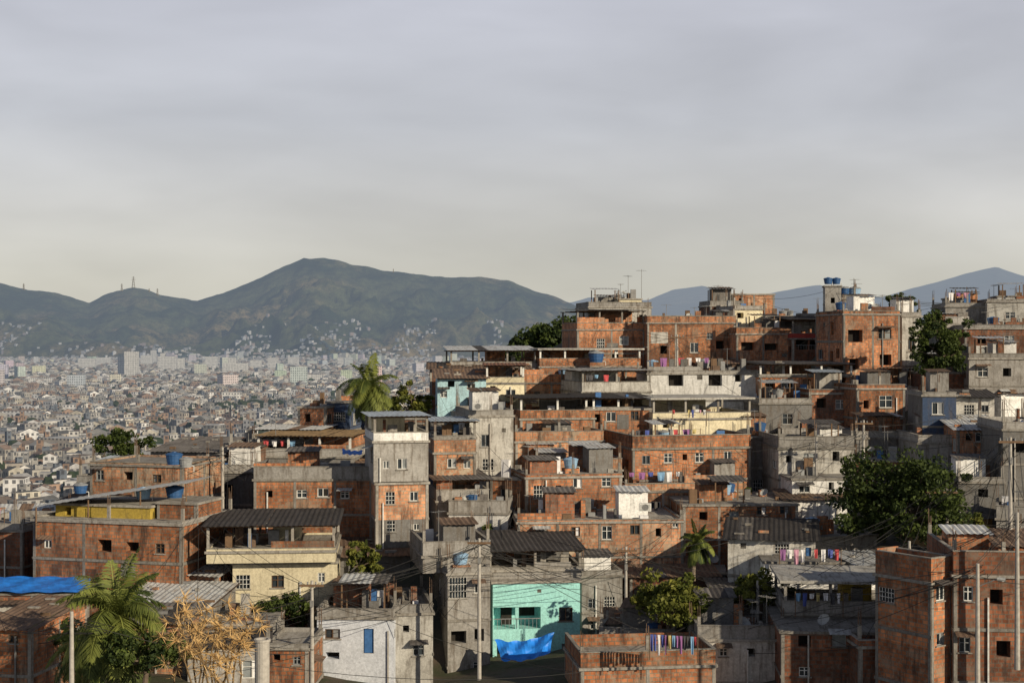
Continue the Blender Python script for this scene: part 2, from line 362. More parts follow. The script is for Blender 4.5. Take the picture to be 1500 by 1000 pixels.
        if mat.startswith('brick') and w>4:
            for q in range(random.choice([0,1,2,3])):
                a=random.uniform(.2,w-2); bb=min(w-.1,a+random.uniform(.8,2.6)); zc=random.uniform(h*.3,h-1.6); zt_=min(z1-.2,zc+random.uniform(.6,1.7))
                if not any(o[1]-.05<bb and o[2]+.05>a and o[3]-.1<zt_ and o[4]+.1>zc for o in fo): gbox(s.P('render_patch'),gf,a,bb,-.012-.004*q,.01,zc,zt_,random.choice(['concrete','concrete_dark','brick_dark','brick_pale','concrete_light']))
        if random.random()<.6 and w>3:
            a=random.uniform(.3,w-.3); gbox(s.P('pipes'),gf,a-.045,a+.045,-.13,-.03,ext*.4,h-random.uniform(.2,1.5),random.choice(['frame_white','steel','pole_concrete']))
        if wins is None and w>5 and random.random()<.45 and h-ext>3:
            a=random.uniform(.2,w-3.2); bb=a+random.uniform(1.8,3); zz=h-sh*random.choice([1,1,2]); bp=s.P('balcony')
            if zz>1:
                gbox(bp,gf,a,bb,-1.0,-.07,zz-.15,zz,'slab'); k=random.random()
                if k<.6:
                    pm=random.choice([mat,'concrete','brick_dark']); gbox(bp,gf,a,bb,-1.0,-.88,zz+.001,zz+.85,pm); gbox(bp,gf,a,a+.12,-.88,-.07,zz+.001,zz+.85,pm); gbox(bp,gf,bb-.12,bb,-.88,-.07,zz+.001,zz+.85,pm)
                else:
                    for i in range(10): x=a+.03+(bb-a-.06)*i/9; gbox(bp,gf,x-.015,x+.015,-.98,-.95,zz,zz+.85,'frame_metal')
                    gbox(bp,gf,a,bb,-.99,-.94,zz+.85,zz+.9,'frame_metal')
        rp=s.P('roof'); ov=.12
        if roof[0] in 'fpt': gbox(rp,gf,-ov,w+ov,-ov,D+ov,z1,h,'slab')
        ztop=h
        if roof[0] in 'pt':
            a=roof[1:].split(':'); ph=float(a[0]); pm=mat if rm=='same' else rm; t=.14
            gp=s.P('parapet')
            if ph>0:
                gbox(gp,gf,0,w,0,t,h,h+ph,pm); gbox(gp,gf,0,w,D-t,D,h,h+ph*random.uniform(.6,1.3),pm); gbox(gp,gf,0,t,t,D-t,h,h+ph,pm); gbox(gp,gf,w-t,w,t,D-t,h,h+ph,pm)
                if random.random()<.35 and w>4 and ph<1.2:
                    a0=random.choice([0,w*.5]); gbox(gp,gf,a0,a0+w*random.uniform(.25,.5),.0,t,h+ph+.061,h+ph+random.uniform(.3,.8),random.choice([pm,'brick','brick_dark']))
                gbox(gp,gf,-.04,w+.04,-.04,t+.04,h+ph,h+ph+.06,'slab'); gbox(gp,gf,-.04,t+.04,t+.045,D-t-.01,h+ph,h+ph+.06,'slab'); gbox(gp,gf,w-t-.04,w+.04,t+.045,D-t-.01,h+ph,h+ph+.06,'slab')
                if roof[0]=='p' and random.random()<.85:
                    for (qa,qp) in ((.12,.32),(w-.12,.32),(w/2,.32),(.12,D-.3),(w-.12,D-.3)):
                        if random.random()<.7:
                            hh=random.uniform(.3,1.0); gbox(gp,gf,qa-.1,qa+.1,qp-.1,qp+.1,h+.01,h+ph+hh,'slab')
                            for ex,ey in((-.07,-.07),(.07,.07),(-.07,.07),(.07,-.07)): gbox(s.P('rebar'),gf,qa+ex-.016,qa+ex+.016,qp+ey-.016,qp+ey+.016,h+ph+hh,h+ph+hh+random.uniform(.4,1.1),'rust_roof')
        if roof[0]=='t':
            po=float(a[1]); rmt=a[2]; pp=s.P('posts'); n=max(1,round(w/3.0)); pmat='frame_white' if random.random()<.3 else 'slab'
            for i in range(n+1):
                u=min(max(i*w/n,.1),w-.1)
                for v in (.1,D-.1): gbox(pp,gf,u-.09,u+.09,v-.09,v+.09,h+ph+.061,h+po,pmat)
            if rmt=='slab': gbox(rp,gf,-.3,w+.3,-.4,D+.2,h+po+.01,h+po+.18,'concrete_light')
            else:
                for i in range(4): gbox(rp,gf,-.2,w+.2,.1+i*(D-.2)/3-.04,.1+i*(D-.2)/3+.04,h+po,h+po+.09,'wood')
                tl=random.uniform(-.03,.06)*D; corr(rp,gf,-.35,w+.35,-.5,D+.3,h+po+.12,h+po+.14+abs(tl),rmt)
            gbox(s.P('walls'),gf,w*random.choice([.0,.45])+.2,w*random.choice([.7,.98])-.1,D*.55,D*.9,h+.01,h+po-.02,rmat or random.choice([mat,'white_plaster','brick','room','concrete_dark']))
            for q in range(7):
                u=random.uniform(.4,w-.8); v=random.uniform(.4,D*.45); gbox(s.P('terrace_clutter'),gf,u,u+random.uniform(.2,.8),v,v+.4,h+.01,h+random.uniform(.5,1.5),random.choice(JUNK))
            if random.random()<.14 and w>4: clothesline(s.L+fr(.4,.3,h+po-.25),s.L+fr(w*random.uniform(.4,.6),.35,h+po-.3),int(w*.7),.6)
            ztop=h+po+.3
        if roof[0]=='s':
            a=roof[1:].split(':'); rise=float(a[0]); rmt=a[1]; up=max(rise,0); dn=max(-rise,0)
            corr(rp,gf,-.4,w+.4,-.5,D+.4,z1+.06+dn,z1+.06+up,rmt)
            for q in range(int(w*1.5)):
                u=random.uniform(0,w-.5); v=random.uniform(0,D-.5); zz=z1+.06+dn+(up-dn)*(v+.5)/(D+.9)
                gbox(s.P('roof_weights'),gf,u,u+random.uniform(.15,.9),v,v+random.uniform(.12,.3),zz+.05,zz+.05+random.uniform(.08,.2),random.choice(['brick','slab','wood','slab','steel']))
            for gg,x in ((gl,0),(gr,1)):
                aa=[gg(0,0,z1),gg(D,0,z1)]
                hi=(gg(D,0,z1+up) if rise>0 else gg(0,0,z1+dn)) if x else (gg(0,0,z1+up) if rise>0 else gg(D,0,z1+dn))
                s.P('walls').quad([aa[0],aa[1],hi],mat,[(0,0),(D,0),(D if rise>0 else 0,rise)])
            if rise<0: s.P('walls').quad([gf(0,0,z1),gf(w,0,z1),gf(w,0,z1+dn),gf(0,0,z1+dn)],mat,[(0,0),(w,0),(w,dn),(0,dn)])
            ztop=None
        if ztop is not None and roof[0] in 'fp' and D>2 and stuff>0:
            for q in range(int(w*1.8)):
                u=random.uniform(.3,w-.9) if w>1.3 else .2; v=random.uniform(.3,D*.8); gbox(s.P('roof_clutter'),gf,u,u+random.uniform(.15,.8),v,v+random.uniform(.2,.6),h+.005,h+random.choice([.15,.3,.5,.7,1.1,1.4]),random.choice(JUNK))
            if random.random()<.14*stuff and w>4: clothesline(s.L+fr(.4,.6,h+1.5),s.L+fr(w*.6,.9,h+1.5),int(w*.7),.7)
            if w>4 and random.random()<.3:   # light lean-to on posts
                u=random.uniform(.3,w-3.4); u2=u+random.uniform(2,3); hh=random.uniform(1.7,2.1); q=s.P('lean_to')
                for a_,b_ in((u,.7),(u2,.7),(u,2.8),(u2,2.8)): gbox(q,gf,a_-.05,a_+.05,b_-.05,b_+.05,h+.01,h+hh,'wood')
                corr(q,gf,u-.25,u2+.25,.4,3.1,h+hh+.02,h+hh+.25,random.choice(['fibre_roof','sheet_light','rust_roof','sheet_blue']))
            for q in range(6 if w>5 else 3):
                if random.random()<stuff:
                    u=random.uniform(.8,max(.9,w-.8)); v=random.uniform(.9,D*.6); wp=s.L+fr(u,v,h); k=random.random()
                    if k<.18:
                        e=.4; gbox(s.P('tank_stand'),gf,u-.6,u+.6,v-.6,v+.6,h+.01,h+e,'brick'); wp.z+=e+.01; tank(wp,random.uniform(.48,.65),random.choice(['tank_blue','tank_pale','tank_grey']))
                    elif k<.30: dish(wp,random.uniform(.3,.45))
                    elif k<.76: antenna(wp,random.uniform(1.3,3.0))
                    else: 
                        u2=u+min(1.6,w-u); hh=random.uniform(1.2,2.1); gbox(s.P('stair_shed'),gf,u-.7,u2,v,v+2,h+.01,h+hh,random.choice(['brick','concrete','brick_dark','white_plaster','concrete_dark']))
                        corr(s.P('stair_shed'),gf,u-.9,u2+.2,v-.3,v+2.2,h+hh+.02,h+hh+.25,random.choice(['fibre_roof','rust_roof','sheet_light']))
        return s
def H(name,*blks):
    h=House(name); jy=random.uniform(-4,4)
    for b in blks:
        b=dict(b); a=list(b.pop('a')); a[5]=a[5]+jy; h.blk(*a,**b)
    return h.done()
def b(*a,**k): k['a']=a; return k
BR='brick';BD='brick_dark';BP='brick_pale';C='concrete';CD='concrete_dark';CL='concrete_light';WP='white_plaster'
# ================= back / top row (d 150-172)
H('concrete_house',b(862,955,449,482,170,-8,8,CL,'p.5',None),b(905,940,437,449,171,-8,5,'cream_plaster','f',[],ext=1))
H('brick_house',b(845,945,482,525,162,-10,8,BR,'t.7:2.0:fibre_roof',None,rm='same'))
H('brick_house',b(948,1078,472,545,160,-6,9,BR,'p.7',[('W',1017,509,12,15),('O',972,512,10,12),('O',1055,505,12,12),('W',1040,492,9,9)],rm='same'))
H('white_house',b(1075,1118,452,486,168,-8,7,'cream_plaster','p.3',[('O',1084,462,10,8)]))
H('brick_house',b(1072,1135,430,452,176,-5,6,BR,'f',[('O',1085,441,6,8)],stuff=0,ext=6),b(1040,1090,447,475,174,-5,6,BD,'p.5',[]))
H('brick_house',b(1078,1160,488,545,158,-6,9,BR,'p.6',[('O',1095,507,20,12),('O',1130,508,20,10),('S',1150,520,8,6)],rm='same'),)
H('brick_house',b(1160,1232,495,545,157,-4,9,BD,'t.5:1.9:fibre_roof_dark',[('B',1185,505,40,14)],rm='red_paint'))
H('concrete_house',b(1120,1212,468,492,166,0,9,CD,'p.4',None))
H('water_tower',b(1209,1232,418,480,158,5,2.2,C,'f',[('O',1220,440,6,8)],stuff=0,ext=5,frame=False))
for px,py,r in((1214,416,.62),(1226,416,.6)): tank(W(px,py,158.8)+Vector((0,.3,.0)),r*.8)
H('concrete_house',b(1234,1272,436,475,160,0,5,CD,'p.3',[('O',1245,447,8,9)],stuff=.9))
tank(W(1240,431,161)+Vector((0,1,0)),.6); tank(W(1255,433,161)+Vector((0,1,0)),.7,'tank_pale')
H('brick_house',b(1234,1320,459,570,146,-8,8,BR,'p.25',[('O',1252,492,22,18),('W',1297,489,20,14),('O',1298,527,18,16),('O',1250,533,14,16),('V',1296,548,16,8)],sh=2.8,rm='same'))
H('grey_house',b(1321,1350,462,580,148,0,8,CL,'p.3',[('W',1335,506,10,18),('W',1335,545,10,14)]))
H('grey_house',b(1386,1450,448,485,158,5,8,C,'p.3',None,stuff=.8),b(1388,1412,436,448,160,5,3,CL,'f',[],stuff=0,ext=1))
H('grey_house',b(1448,1530,441,485,156,8,8,CL,'p.2',[('W',1480,462,14,10)],stuff=.7),b(1462,1492,433,441,158,8,4,WP,'f',[],ext=.5,stuff=0))
H('brick_house',b(1350,1420,478,540,156,5,8,CD,'p.3',None))
H('brick_house',b(1416,1530,480,525,148,6,8,BD,'p.3',[('O',1440,497,12,12),('W',1478,497,14,11)]))
H('grey_house',b(1420,1500,524,610,140,6,8,C,'p.4',[('W',1440,545,15,14),('O',1475,545,12,12),('W',1475,582,16,14),('V',1436,582,10,14)]))
H('brick_house',b(1350,1420,545,585,142,0,7,BD,'f',None))
# ---- second row (d 135-150)
H('brick_house',b(790,940,536,562,151,-12,8,BR,'t.8:1.7:slab',[],rm='same',rmat='brick'),)
tank(W(873,531,150)+Vector((0,-.6,.05)),.8)
H('terrace_house',b(660,785,540,570,150,-8,8,CD,'t.7:1.8:sheet_light',None))
H('lightblue_house',b(641,712,553,605,136,-8,7,'lightblue_plaster','s.8:rust_roof',[('O',661,562,10,9),('W',690,566,12,10),('V',650,577,10,10),('O',690,590,10,10)]))
H('cream_house',b(712,768,560,600,137,-5,7,'cream_plaster','t.5:1.5:tile_roof',[('O',722,570,8,10),('W',748,575,14,9)],rm='cream_plaster'))
H('brick_house',b(630,775,540,560,146,-6,6,BD,'s.7:rust_roof',[]))
H('brick_house',b(768,850,560,605,146,-8,8,BR,'p.8',None,rm='same'))
H('white_house',b(948,1112,546,600,143,-6,8,WP,'p.2',[('O',990,555,22,20),('O',1048,555,20,20),('S',1025,552,8,8),('O',1082,552,10,14)],stuff=.8))
H('grey_house',b(852,955,573,615,139,-10,8,CL,'t.9:1.9:concrete_light',[('S',915,590,12,6)],rmat='concrete_light',rm=CL),)
H('brick_house',b(1112,1250,550,600,142,-4,8,BR,'t.1:1.0:fibre_roof',[('O',1128,562,14,14),('W',1153,561,18,14),('O',1182,562,12,14),('W',1210,563,14,12),('O',1235,560,10,14)]),)
H('brick_house',b(1185,1252,575,650,138,-4,8,BD,'p.3',[('O',1203,590,14,14),('V',1232,592,16,14),('W',1203,625,14,12),('O',1232,630,12,10)],rm='same'))
H('brick_house',b(1254,1327,568,665,135,-8,8,BR,'p.3',[('W',1298,588,20,18),('O',1268,592,8,12),('W',1300,630,24,16),('O',1270,632,10,14)],sh=2.8,rm='same'))
H('grey_house',b(1112,1190,590,640,137,-4,8,CD,'p.4',None,kinds='OOWS'))
# ---- third row (d 118-132)
H('brick_house',b(857,955,598,660,131,-8,8,BR,'t.1:.8:fibre_roof_dark',[('W',895,610,14,14),('W',930,609,12,14),('O',875,612,8,12),('W',900,640,14,10)]))
H('terrace_house',b(955,1102,612,640,131,-8,8,'cream_plaster','t.5:1.7:slab',[('O',975,622,10,8)],rmat='cream_plaster',rm='same'))
clothesline(W(985,600,129),W(1035,600,129),9,.55)
H('brick_house',b(1100,1140,640,730,128,-4,8,CD,'f',None))
H('brick_house',b(925,1103,655,735,123,-9,9,BR,'p1.05',[('W',978,670,13,14),('O',1003,669,7,9),('W',1025,670,13,14),('W',1068,668,12,13),('W',945,672,12,13)],sh=2.7,rm='same',stuff=.9))
H('brick_house',b(915,1090,718,765,119,-7,9,BP,'p.6',[('W',960,740,14,12),('O',1010,742,12,12),('W',1050,742,14,12)],rm='same'))
H('brick_house',b(762,872,612,652,130,-8,8,BR,'t.7:1.7:fibre_roof_dark',None,rm='same',dens=.3),b(755,885,645,700,126,-8,6,BP,'p.8',[('W',800,665,12,12),('O',840,668,12,12)],rm='same'))
H('brick_house',b(785,912,688,720,121,-8,8,BP,'p.9',[],rm='same',stuff=.8))
H('grey_house',b(688,752,608,700,122,-10,8,CL,'p.4',[('W',711,645,12,18),('S',738,630,6,6),('G',715,680,16,16)]))
H('brick_house',b(636,697,662,710,117,-12,7,BP,'p1.0',[('W',662,678,13,14),('V',684,680,10,12)],rm='same'),b(636,697,640,662,119,-12,5,BR,'t.1:1.2:sheet_blue',[],ext=.5))
H('grey_house',b(640,716,732,775,114,-8,7,C,'t.8:1.5:fibre_roof',[('O',680,745,16,10)],rmat='blue_plaster'))
H('brick_house',b(1140,1252,655,705,122,-4,8,CL,'p.9',[('V',1185,670,18,14),('O',1225,668,10,14),('O',1155,672,8,10)]),)
H('brick_house',b(1253,1330,640,715,128,-6,8,CD,'p.5',None))
H('white_house',b(1160,1252,700,752,118,-2,8,WP,'f',[('W',1178,716,16,10),('O',1218,712,8,12),('O',1243,716,8,12)],stuff=.1))
H('dark_grey_house',b(1352,1400,578,628,124,4,7,'blue_plaster','p.2',[('W',1374,598,17,18)],side=CD),)
H('grey_house',b(1400,1455,580,630,127,6,7,CL,'s.5:fibre_roof_dark',[('G',1420,600,14,14),('W',1442,598,10,10)]))
H('brick_house',b(1403,1470,628,705,119,6,7,BR,'s.9:sheet_light',[('O',1420,640,10,10),('W',1437,640,16,14),('W',1437,672,18,14)]))
H('grey_house',b(1345,1404,648,715,121,0,8,C,'p.6',[('W',1372,672,12,10)]))
H('grey_house',b(1470,1540,628,720,112,8,8,CD,'p.5',None))
H('grey_house',b(1405,1470,705,790,112,4,8,CD,'p.3',[('O',1440,722,14,12),('W',1432,755,16,12)]))
# ---- left middle cluster
H('brick_house',b(436,478,595,650,134,8,7,BR,'f',[('O',450,612,9,12)],stuff=.2),b(478,512,588,650,136,8,7,'blue_plaster','f',None,ext=3,stuff=.2))
H('brick_house',b(575,632,612,650,136,0,7,BD,'f',None))
H('tall_house',b(548,627,645,705,107,-10,6.5,C,'t.6:1.7:sheet_blue',[('W',589,679,14,16),('V',566,680,9,12)],rmat='cream_plaster',rm='white_plaster',ext=0),b(551,627,706,792,107.2,-10,6.3,BP,'f',[('G',572,729,13,18),('W',606,727,12,14),('G',573,770,12,16),('W',610,772,9,10)],stuff=0,ext=4))
H('brick_house',b(372,545,701,758,110,-5,7,BR,'p.9',[('W',442,723,15,12),('W',473,721,16,13),('W',505,725,13,10),('O',395,723,9,10)]))
H('terrace_house',b(375,515,668,695,122,4,7,CD,'t.6:1.6:straw_roof',None,stuff=1))
H('brick_house',b(372,470,652,680,128,4,7,BD,'t.5:1.3:sheet_light',None))
H('grey_house',b(218,330,660,700,128,10,8,C,'s.8:fibre_roof',None),b(335,372,655,700,126,5,7,CD,'p.4',None))
H('concrete_house',b(300,370,690,790,118,8,8,CD,'p.5',None,kinds='OOS'))
H('brick_house',b(126,272,680,745,110,18,7,BP,'p.12',[('W',142,697,12,15),('O',187,697,14,12),('V',232,700,14,12)],stuff=0,rm='same'))
H('brick_house',b(38,274,763,850,100,16,8,BR,'p.1',[('W',62,800,12,12),('O',153,799,22,18),('O',197,799,20,14),('W',240,800,14,14)],stuff=0),b(75,225,738,763,102,16,5,'yellow_plaster','f',[('O',95,750,10,12)],ext=.3,stuff=0),b(228,290,735,763,101,16,4,BR,'f',[],ext=.3,stuff=0))
for px,py,r,c in((255,680,.6,'tank_blue'),(272,684,.5,'tank_grey'),(256,730,.65,'tank_blue'),(210,730,.55,'tank_pale'),(118,722,.5,'tank_blue')): tank(W(px,py,104),r,c)
e=empty('lean_to_roof',W(40,742,101)); p=Part(); LL=W(40,742,101)
A0=W(40,744,101)-LL; A1=W(272,708,101)-LL
sl_=(A1-A0); 
for i in range(40):
    q0=A0+sl_*(i/40); q1=A0+sl_*((i+1)/40); hz=.04*(i%2); hz2=.04*((i+1)%2); p.quad([q0+Vector((0,0,hz)),q1+Vector((0,0,hz2)),q1+Vector((1,4.5,hz2+.1)),q0+Vector((1,4.5,hz+.1))],'sheet_light',[(0,0),(.3,0),(.3,5),(0,5)])
p.obj('sheets',e); p=Part()
for t_ in (.02,.35,.68,.97): q=A0+sl_*t_; tube(p,q+Vector((.3,.3,0)),q+Vector((.3,.3,-2.2-1.6*t_)),.06,.06,'wood',6)
p.obj('posts',e)
H('cream_house',b(342,493,822,880,99,-4,7,'cream_plaster','f',[('G',357,851,20,20),('W',407,851,18,18),('V',470,846,10,14)],stuff=0,frame=False),b(304,490,806,824,98,-4,8,'cream_plaster','t.15:1.6:fibre_roof_dark',[],ext=0,rmat='cream_plaster',frame=False,rm='cream_plaster'))
H('turquoise_house',b(486,555,757,782,112,0,6,'turquoise_plaster','p.2',[('V',503,768,6,9)],stuff=.3,side=BR))
H('shed',b(490,600,812,870,105,-4,7,CD,'s.9:rust_roof',None),b(430,520,780,830,112,4,6,BD,'s.8:fibre_roof',None))
H('shed',b(560,640,812,860,108,-6,6,C,'s.7:sheet_light',None))
# ---- centre lower
H('brick_house',b(770,912,697,765,116,-13,9,BR,'p.15',[('G',790,719,17,19),('W',846,707,13,15),('W',889,705,14,17),('O',818,715,8,10)],rm='same',side=BD),)  # darker brick on the side walls paints in the left face's shade
H('brick_house',b(718,772,700,765,117,22,7,BR,'f',[('W',740,722,12,12)]))
H('brick_house',b(758,1002,763,812,110,-6,9,BP,'p.1',[('W',793,781,17,12),('W',843,778,13,14),('W',889,780,15,20),('W',930,776,14,14),('O',965,780,8,12),('W',990,768,8,10)],stuff=.6,rm='same'))
H('brick_house',b(1000,1170,738,790,113,-4,9,BR,'f',[('W',1116,748,14,12),('W',1150,747,14,12),('O',1030,755,12,12),('V',1075,755,14,12)],stuff=.5))
H('grey_house',b(1068,1192,788,840,103,10,6,CL,'s.8:fibre_roof_dark',[('S',1090,800,8,8),('G',1145,803,20,14),('D',1182,812,8,24)]),b(1120,1236,822,845,100,4,3,WP,'f',[],stuff=0,frame=False))
clothesline(W(1142,804,98.5),W(1232,804,98.5),9,1.0,.05,(0,3,5,2,1,7))
H('terrace_house',b(722,850,850,985,101,-6,8,'turquoise_plaster','f',[('B',757,904,70,32),('W',829,900,20,20),('O',735,955,14,24),('V',830,950,14,14),('S',790,865,6,5)],stuff=0,rmat='turquoise_plaster',frame=False,sh=3.1,ext=4),b(716,852,833,850,102,-6,8,C,'t.1:1.2:fibre_roof_dark',[],ext=0,frame=False))
H('grey_house',b(852,912,842,935,105,-6,7,C,'p.3',[('W',868,883,14,14),('G',893,881,16,14),('W',870,915,12,12)],frame=True))
H('grey_house',b(656,718,838,1000,98,-14,7,C,'p.3',[('G',671,860,25,30),('W',700,862,10,14),('O',672,932,22,18),('O',702,930,14,18),('W',700,975,14,12)],sh=3.2,ext=4),b(620,718,812,838,99,-14,7,C,'p.9',[],ext=0,stuff=.8))
H('grey_house',b(577,634,897,1000,95,-6,7,CL,'p.5',[('W',613,952,16,16),('O',595,920,9,10)],ext=3,stuff=.3))
H('paleblue_house',b(464,577,903,985,94,4,7,'paleblue_plaster','p.5',[('D',540,938,15,36),('W',487,928,22,14),('O',487,960,20,10)],stuff=.2,rm='concrete',frame=False))
H('brick_house',b(388,452,948,1000,88,0,5,BR,'p.2',[('O',405,962,11,10),('W',435,967,11,12)],stuff=0))
H('brick_house',b(366,455,895,945,98,4,5,BD,'s.8:rust_roof',None))
H('shed',b(182,322,838,890,100,12,8,BR,'s.9:sheet_light',None),b(180,330,830,850,107,8,6,CD,'s.6:fibre_roof',[]))
H('brick_house',b(-30,130,868,940,96,6,6,BD,'f',None,stuff=0),)
H('brick_house',b(165,300,890,960,92,8,7,CD,'s.6:sheet_light',None))
H('brick_house',b(-60,36,775,860,106,8,8,BD,'p.4',None,kinds='OOW'))
H('brick_house',b(-30,48,918,1010,82,12,7,BR,'s.6:rust_roof',[('W',20,935,14,12)]))
# ---- lower right
H('brick_house',b(922,1050,842,890,107,-4,8,BD,'s1.0:rust_roof',None),b(1000,1062,838,880,109,6,6,CD,'f',None))
H('terrace_house',b(1050,1150,912,935,99,4,6,BD,'t.8:1.8:fibre_roof',[('O',1075,922,10,10)],rm='concrete'))
H('brick_house',b(850,1050,975,1010,86,-10,6,BR,'p.9',[],stuff=0,rm='same'))
clothesline(W(952,928,83),W(1022,932,83),13,.95,0,(1,2,3,7,0,5,4,2,6))
H('grey_house',b(1022,1150,935,990,90,4,8,CL,'p.8',[('W',1060,955,12,12),('O',1100,955,12,12)],stuff=.8))
H('terrace_house',b(1150,1352,898,925,90,2,6,CD,'t.7:1.9:slab',[],rmat='yellow_plaster',ext=0),b(1146,1394,925,1010,86,2,8,BD,'f',[('O',1180,940,18,16),('V',1230,938,20,18),('O',1310,950,14,18),('W',1180,985,16,14)],stuff=0))
tank(W(1335,898,86.5)+Vector((0,.2,0)),.8,'tank_pale')
clothesline(W(1165,868,89.5),W(1235,868,89.5),7,.7,.1)
dish(W(1210,926,86.6)+Vector((0,.4,0)),.4)
H('brick_house',b(1399,1545,842,1010,80,6,8,BD,'p1.3',[('W',1420,870,14,22),('O',1460,874,18,22),('W',1415,945,16,22),('O',1470,950,20,24)],sh=3.0,rm='same',side=BR,stuff=.3),b(1360,1399,850,1010,80.5,-35,4,BR,'p1.3',[('W',1377,868,16,22),('W',1377,935,14,18)],sh=3.0,rm='same',stuff=0))  # shaded front painted with darker brick, sunlit left face with the lighter one
H('brick_house',b(1258,1345,945,1010,84,0,3,BD,'p.3',[],stuff=0,rm='same'))
# tarps
def tarp(name,pts,mat='tarp',sag=.3):
    e=empty(name,pts[0]); p=Part(); n=18; a,b_,c,d=[Vector(q)-Vector(pts[0]) for q in pts]
    def pt(s,t):
        q=(a*(1-s)+b_*s)*(1-t)+(d*(1-s)+c*s)*t; q=q+Vector((.04*math.sin(9*s+4*t),.12*math.sin(s*19+t*3)+.08*math.sin(t*11),-sag*math.sin(math.pi*s)*(1-.3*t)+.05*math.sin(s*23+t*9))); return q
    for i in range(n):
        for j in range(n): p.quad([pt(i/n,j/n),pt((i+1)/n,j/n),pt((i+1)/n,(j+1)/n),pt(i/n,(j+1)/n)],mat)
    p.obj('sheet',e,smooth=True)
tarp('blue_tarp',[W(724,936,96),W(812,924,96),W(806,955,94.5),W(735,966,94.5)],sag=.35)
tarp('blue_tarp',[W(-30,843,101),W(134,843,101),W(130,866,95.6),W(-30,866,95.6)],sag=.05)
tarp('blue_tarp',[W(500,657,116),W(532,659,116),W(530,665,114),W(502,664,114)],sag=.1)
# ---------------------------------------------------------------- small infill dwellings on the slope between the larger houses
BASEA=np.array(ANCH)
def gz(x,y):
    w_=1/((BASEA[:,0]-x)**2+(BASEA[:,1]-y)**2+4)**2; return float((w_*BASEA[:,2]).sum()/w_.sum())
def hits(x,y,r):
    for O,U,V,w_,D_ in FOOT:
        q=Vector((x,y,0))-O; q.z=0; u=q.dot(U); v=q.dot(V)
        if -r<u<w_+r and -r<v<D_+r*1.3: return True
    return False
cnt=0
for k in range(3200):
    y=random.uniform(88,165); px=random.uniform(-20,1520); x=(px-750)/F*y
    if cnt>95: break
    if (350<px<870 and y<104) or (1240<px<1410 and y<121 and y>100): continue
    if px<430 and y>125: continue
    if px<640 and y>140: continue
    if px<850 and y>152: continue
    if 1110<px<1260 and y<101: continue
    if hits(x,y,2.0): continue
    z=gz(x,y); hh=random.choice([1.2,1.8,2.4,2.8,3.2]); w_=random.uniform(3.2,6); ww=w_*F/y/2
    H(random.choice(['shed','brick_house','shed','grey_house']),b(px-ww,px+ww,500-(z+hh)*F/y,500-(z-1)*F/y,y,random.uniform(-20,20),random.uniform(3,5),random.choice([BR,BD,BD,BP,C,CD,CL,'ochre_plaster',C,WP,WP]),random.choice(['s.5:fibre_roof','s.4:rust_roof','s.7:fibre_roof_dark','s.6:sheet_light','p.6','p.9','f','s-.5:rust_roof']),None,stuff=.4,ext=2.5,dens=.5)); cnt+=1
print('INFILL',cnt)
# ---------------------------------------------------------------- terrain
A=[tuple(q) for q in BASEA]
for x in range(-140,30,20): A+=[(x-10,190,-36),(x-20,290,-50),(x-30,400,-60)]
for x in range(-60,60,15): A.append((x,60,-27)); A.append((x,20,-30)); A.append((x,-30,-30))
for x in range(35,200,20): A+=[(x,190,-6),(x+10,300,-25)]
for x in (10,25,40): A.append((x,300,-5))
A+=[(-70,90,-26),(-80,120,-30),(-60,150,-31),(-30,160,-26),(-90,60,-28),(80,90,-20),(90,130,-8),(100,160,-2)]
AX=np.array(A)
def tz(x,y):
    x=np.asarray(x,float);y=np.asarray(y,float); sh=x.shape; X=x.ravel();Y=y.ravel(); out=np.zeros_like(X)
    for k in range(0,len(X),20000):
        dx=X[k:k+20000,None]-AX[None,:,0];dy=Y[k:k+20000,None]-AX[None,:,1]; w=1/(dx*dx+dy*dy+4)**2
        out[k:k+20000]=(w*AX[None,:,2]).sum(1)/w.sum(1)
    def ss(a): a=np.clip(a,0,1); return a*a*(3-2*a)
    f=np.maximum.reduce([ss((Y-330)/150),ss((-X-160)/200),ss((X-260)/250),ss((-Y-60)/200)])
    return (out*(1-f)-60*f).reshape(sh)
def axis(lo,hi,a,b_,st,g=1.25):
    v=list(np.arange(a,b_,st)); s=st
    while v[-1]<hi: s*=g; v.append(v[-1]+s)
    s=st
    while v[0]>lo: s*=g; v.insert(0,v[0]-s)
    return np.array(v)
def gridmesh(name,X,Y,Z,mat):
    ny,nx=X.shape; v=np.stack([X,Y,Z],-1).reshape(-1,3); idx=np.arange(nx*ny).reshape(ny,nx)
    f=np.stack([idx[:-1,:-1],idx[:-1,1:],idx[1:,1:],idx[1:,:-1]],-1).reshape(-1,4)
    me=bpy.data.meshes.new(name); me.from_pydata(v.tolist(),[],f.tolist()); me.polygons.foreach_set('use_smooth',[True]*len(f)); me.materials.append(M[mat])
    o=bpy.data.objects.new(name,me); COL.objects.link(o); return o
xs=axis(-20000,20000,-110,160,2.5); ys=axis(-3000,30000,0,330,2.5); X,Y=np.meshgrid(xs,ys)
gridmesh('ground',X,Y,tz(X,Y),'ground_mat')
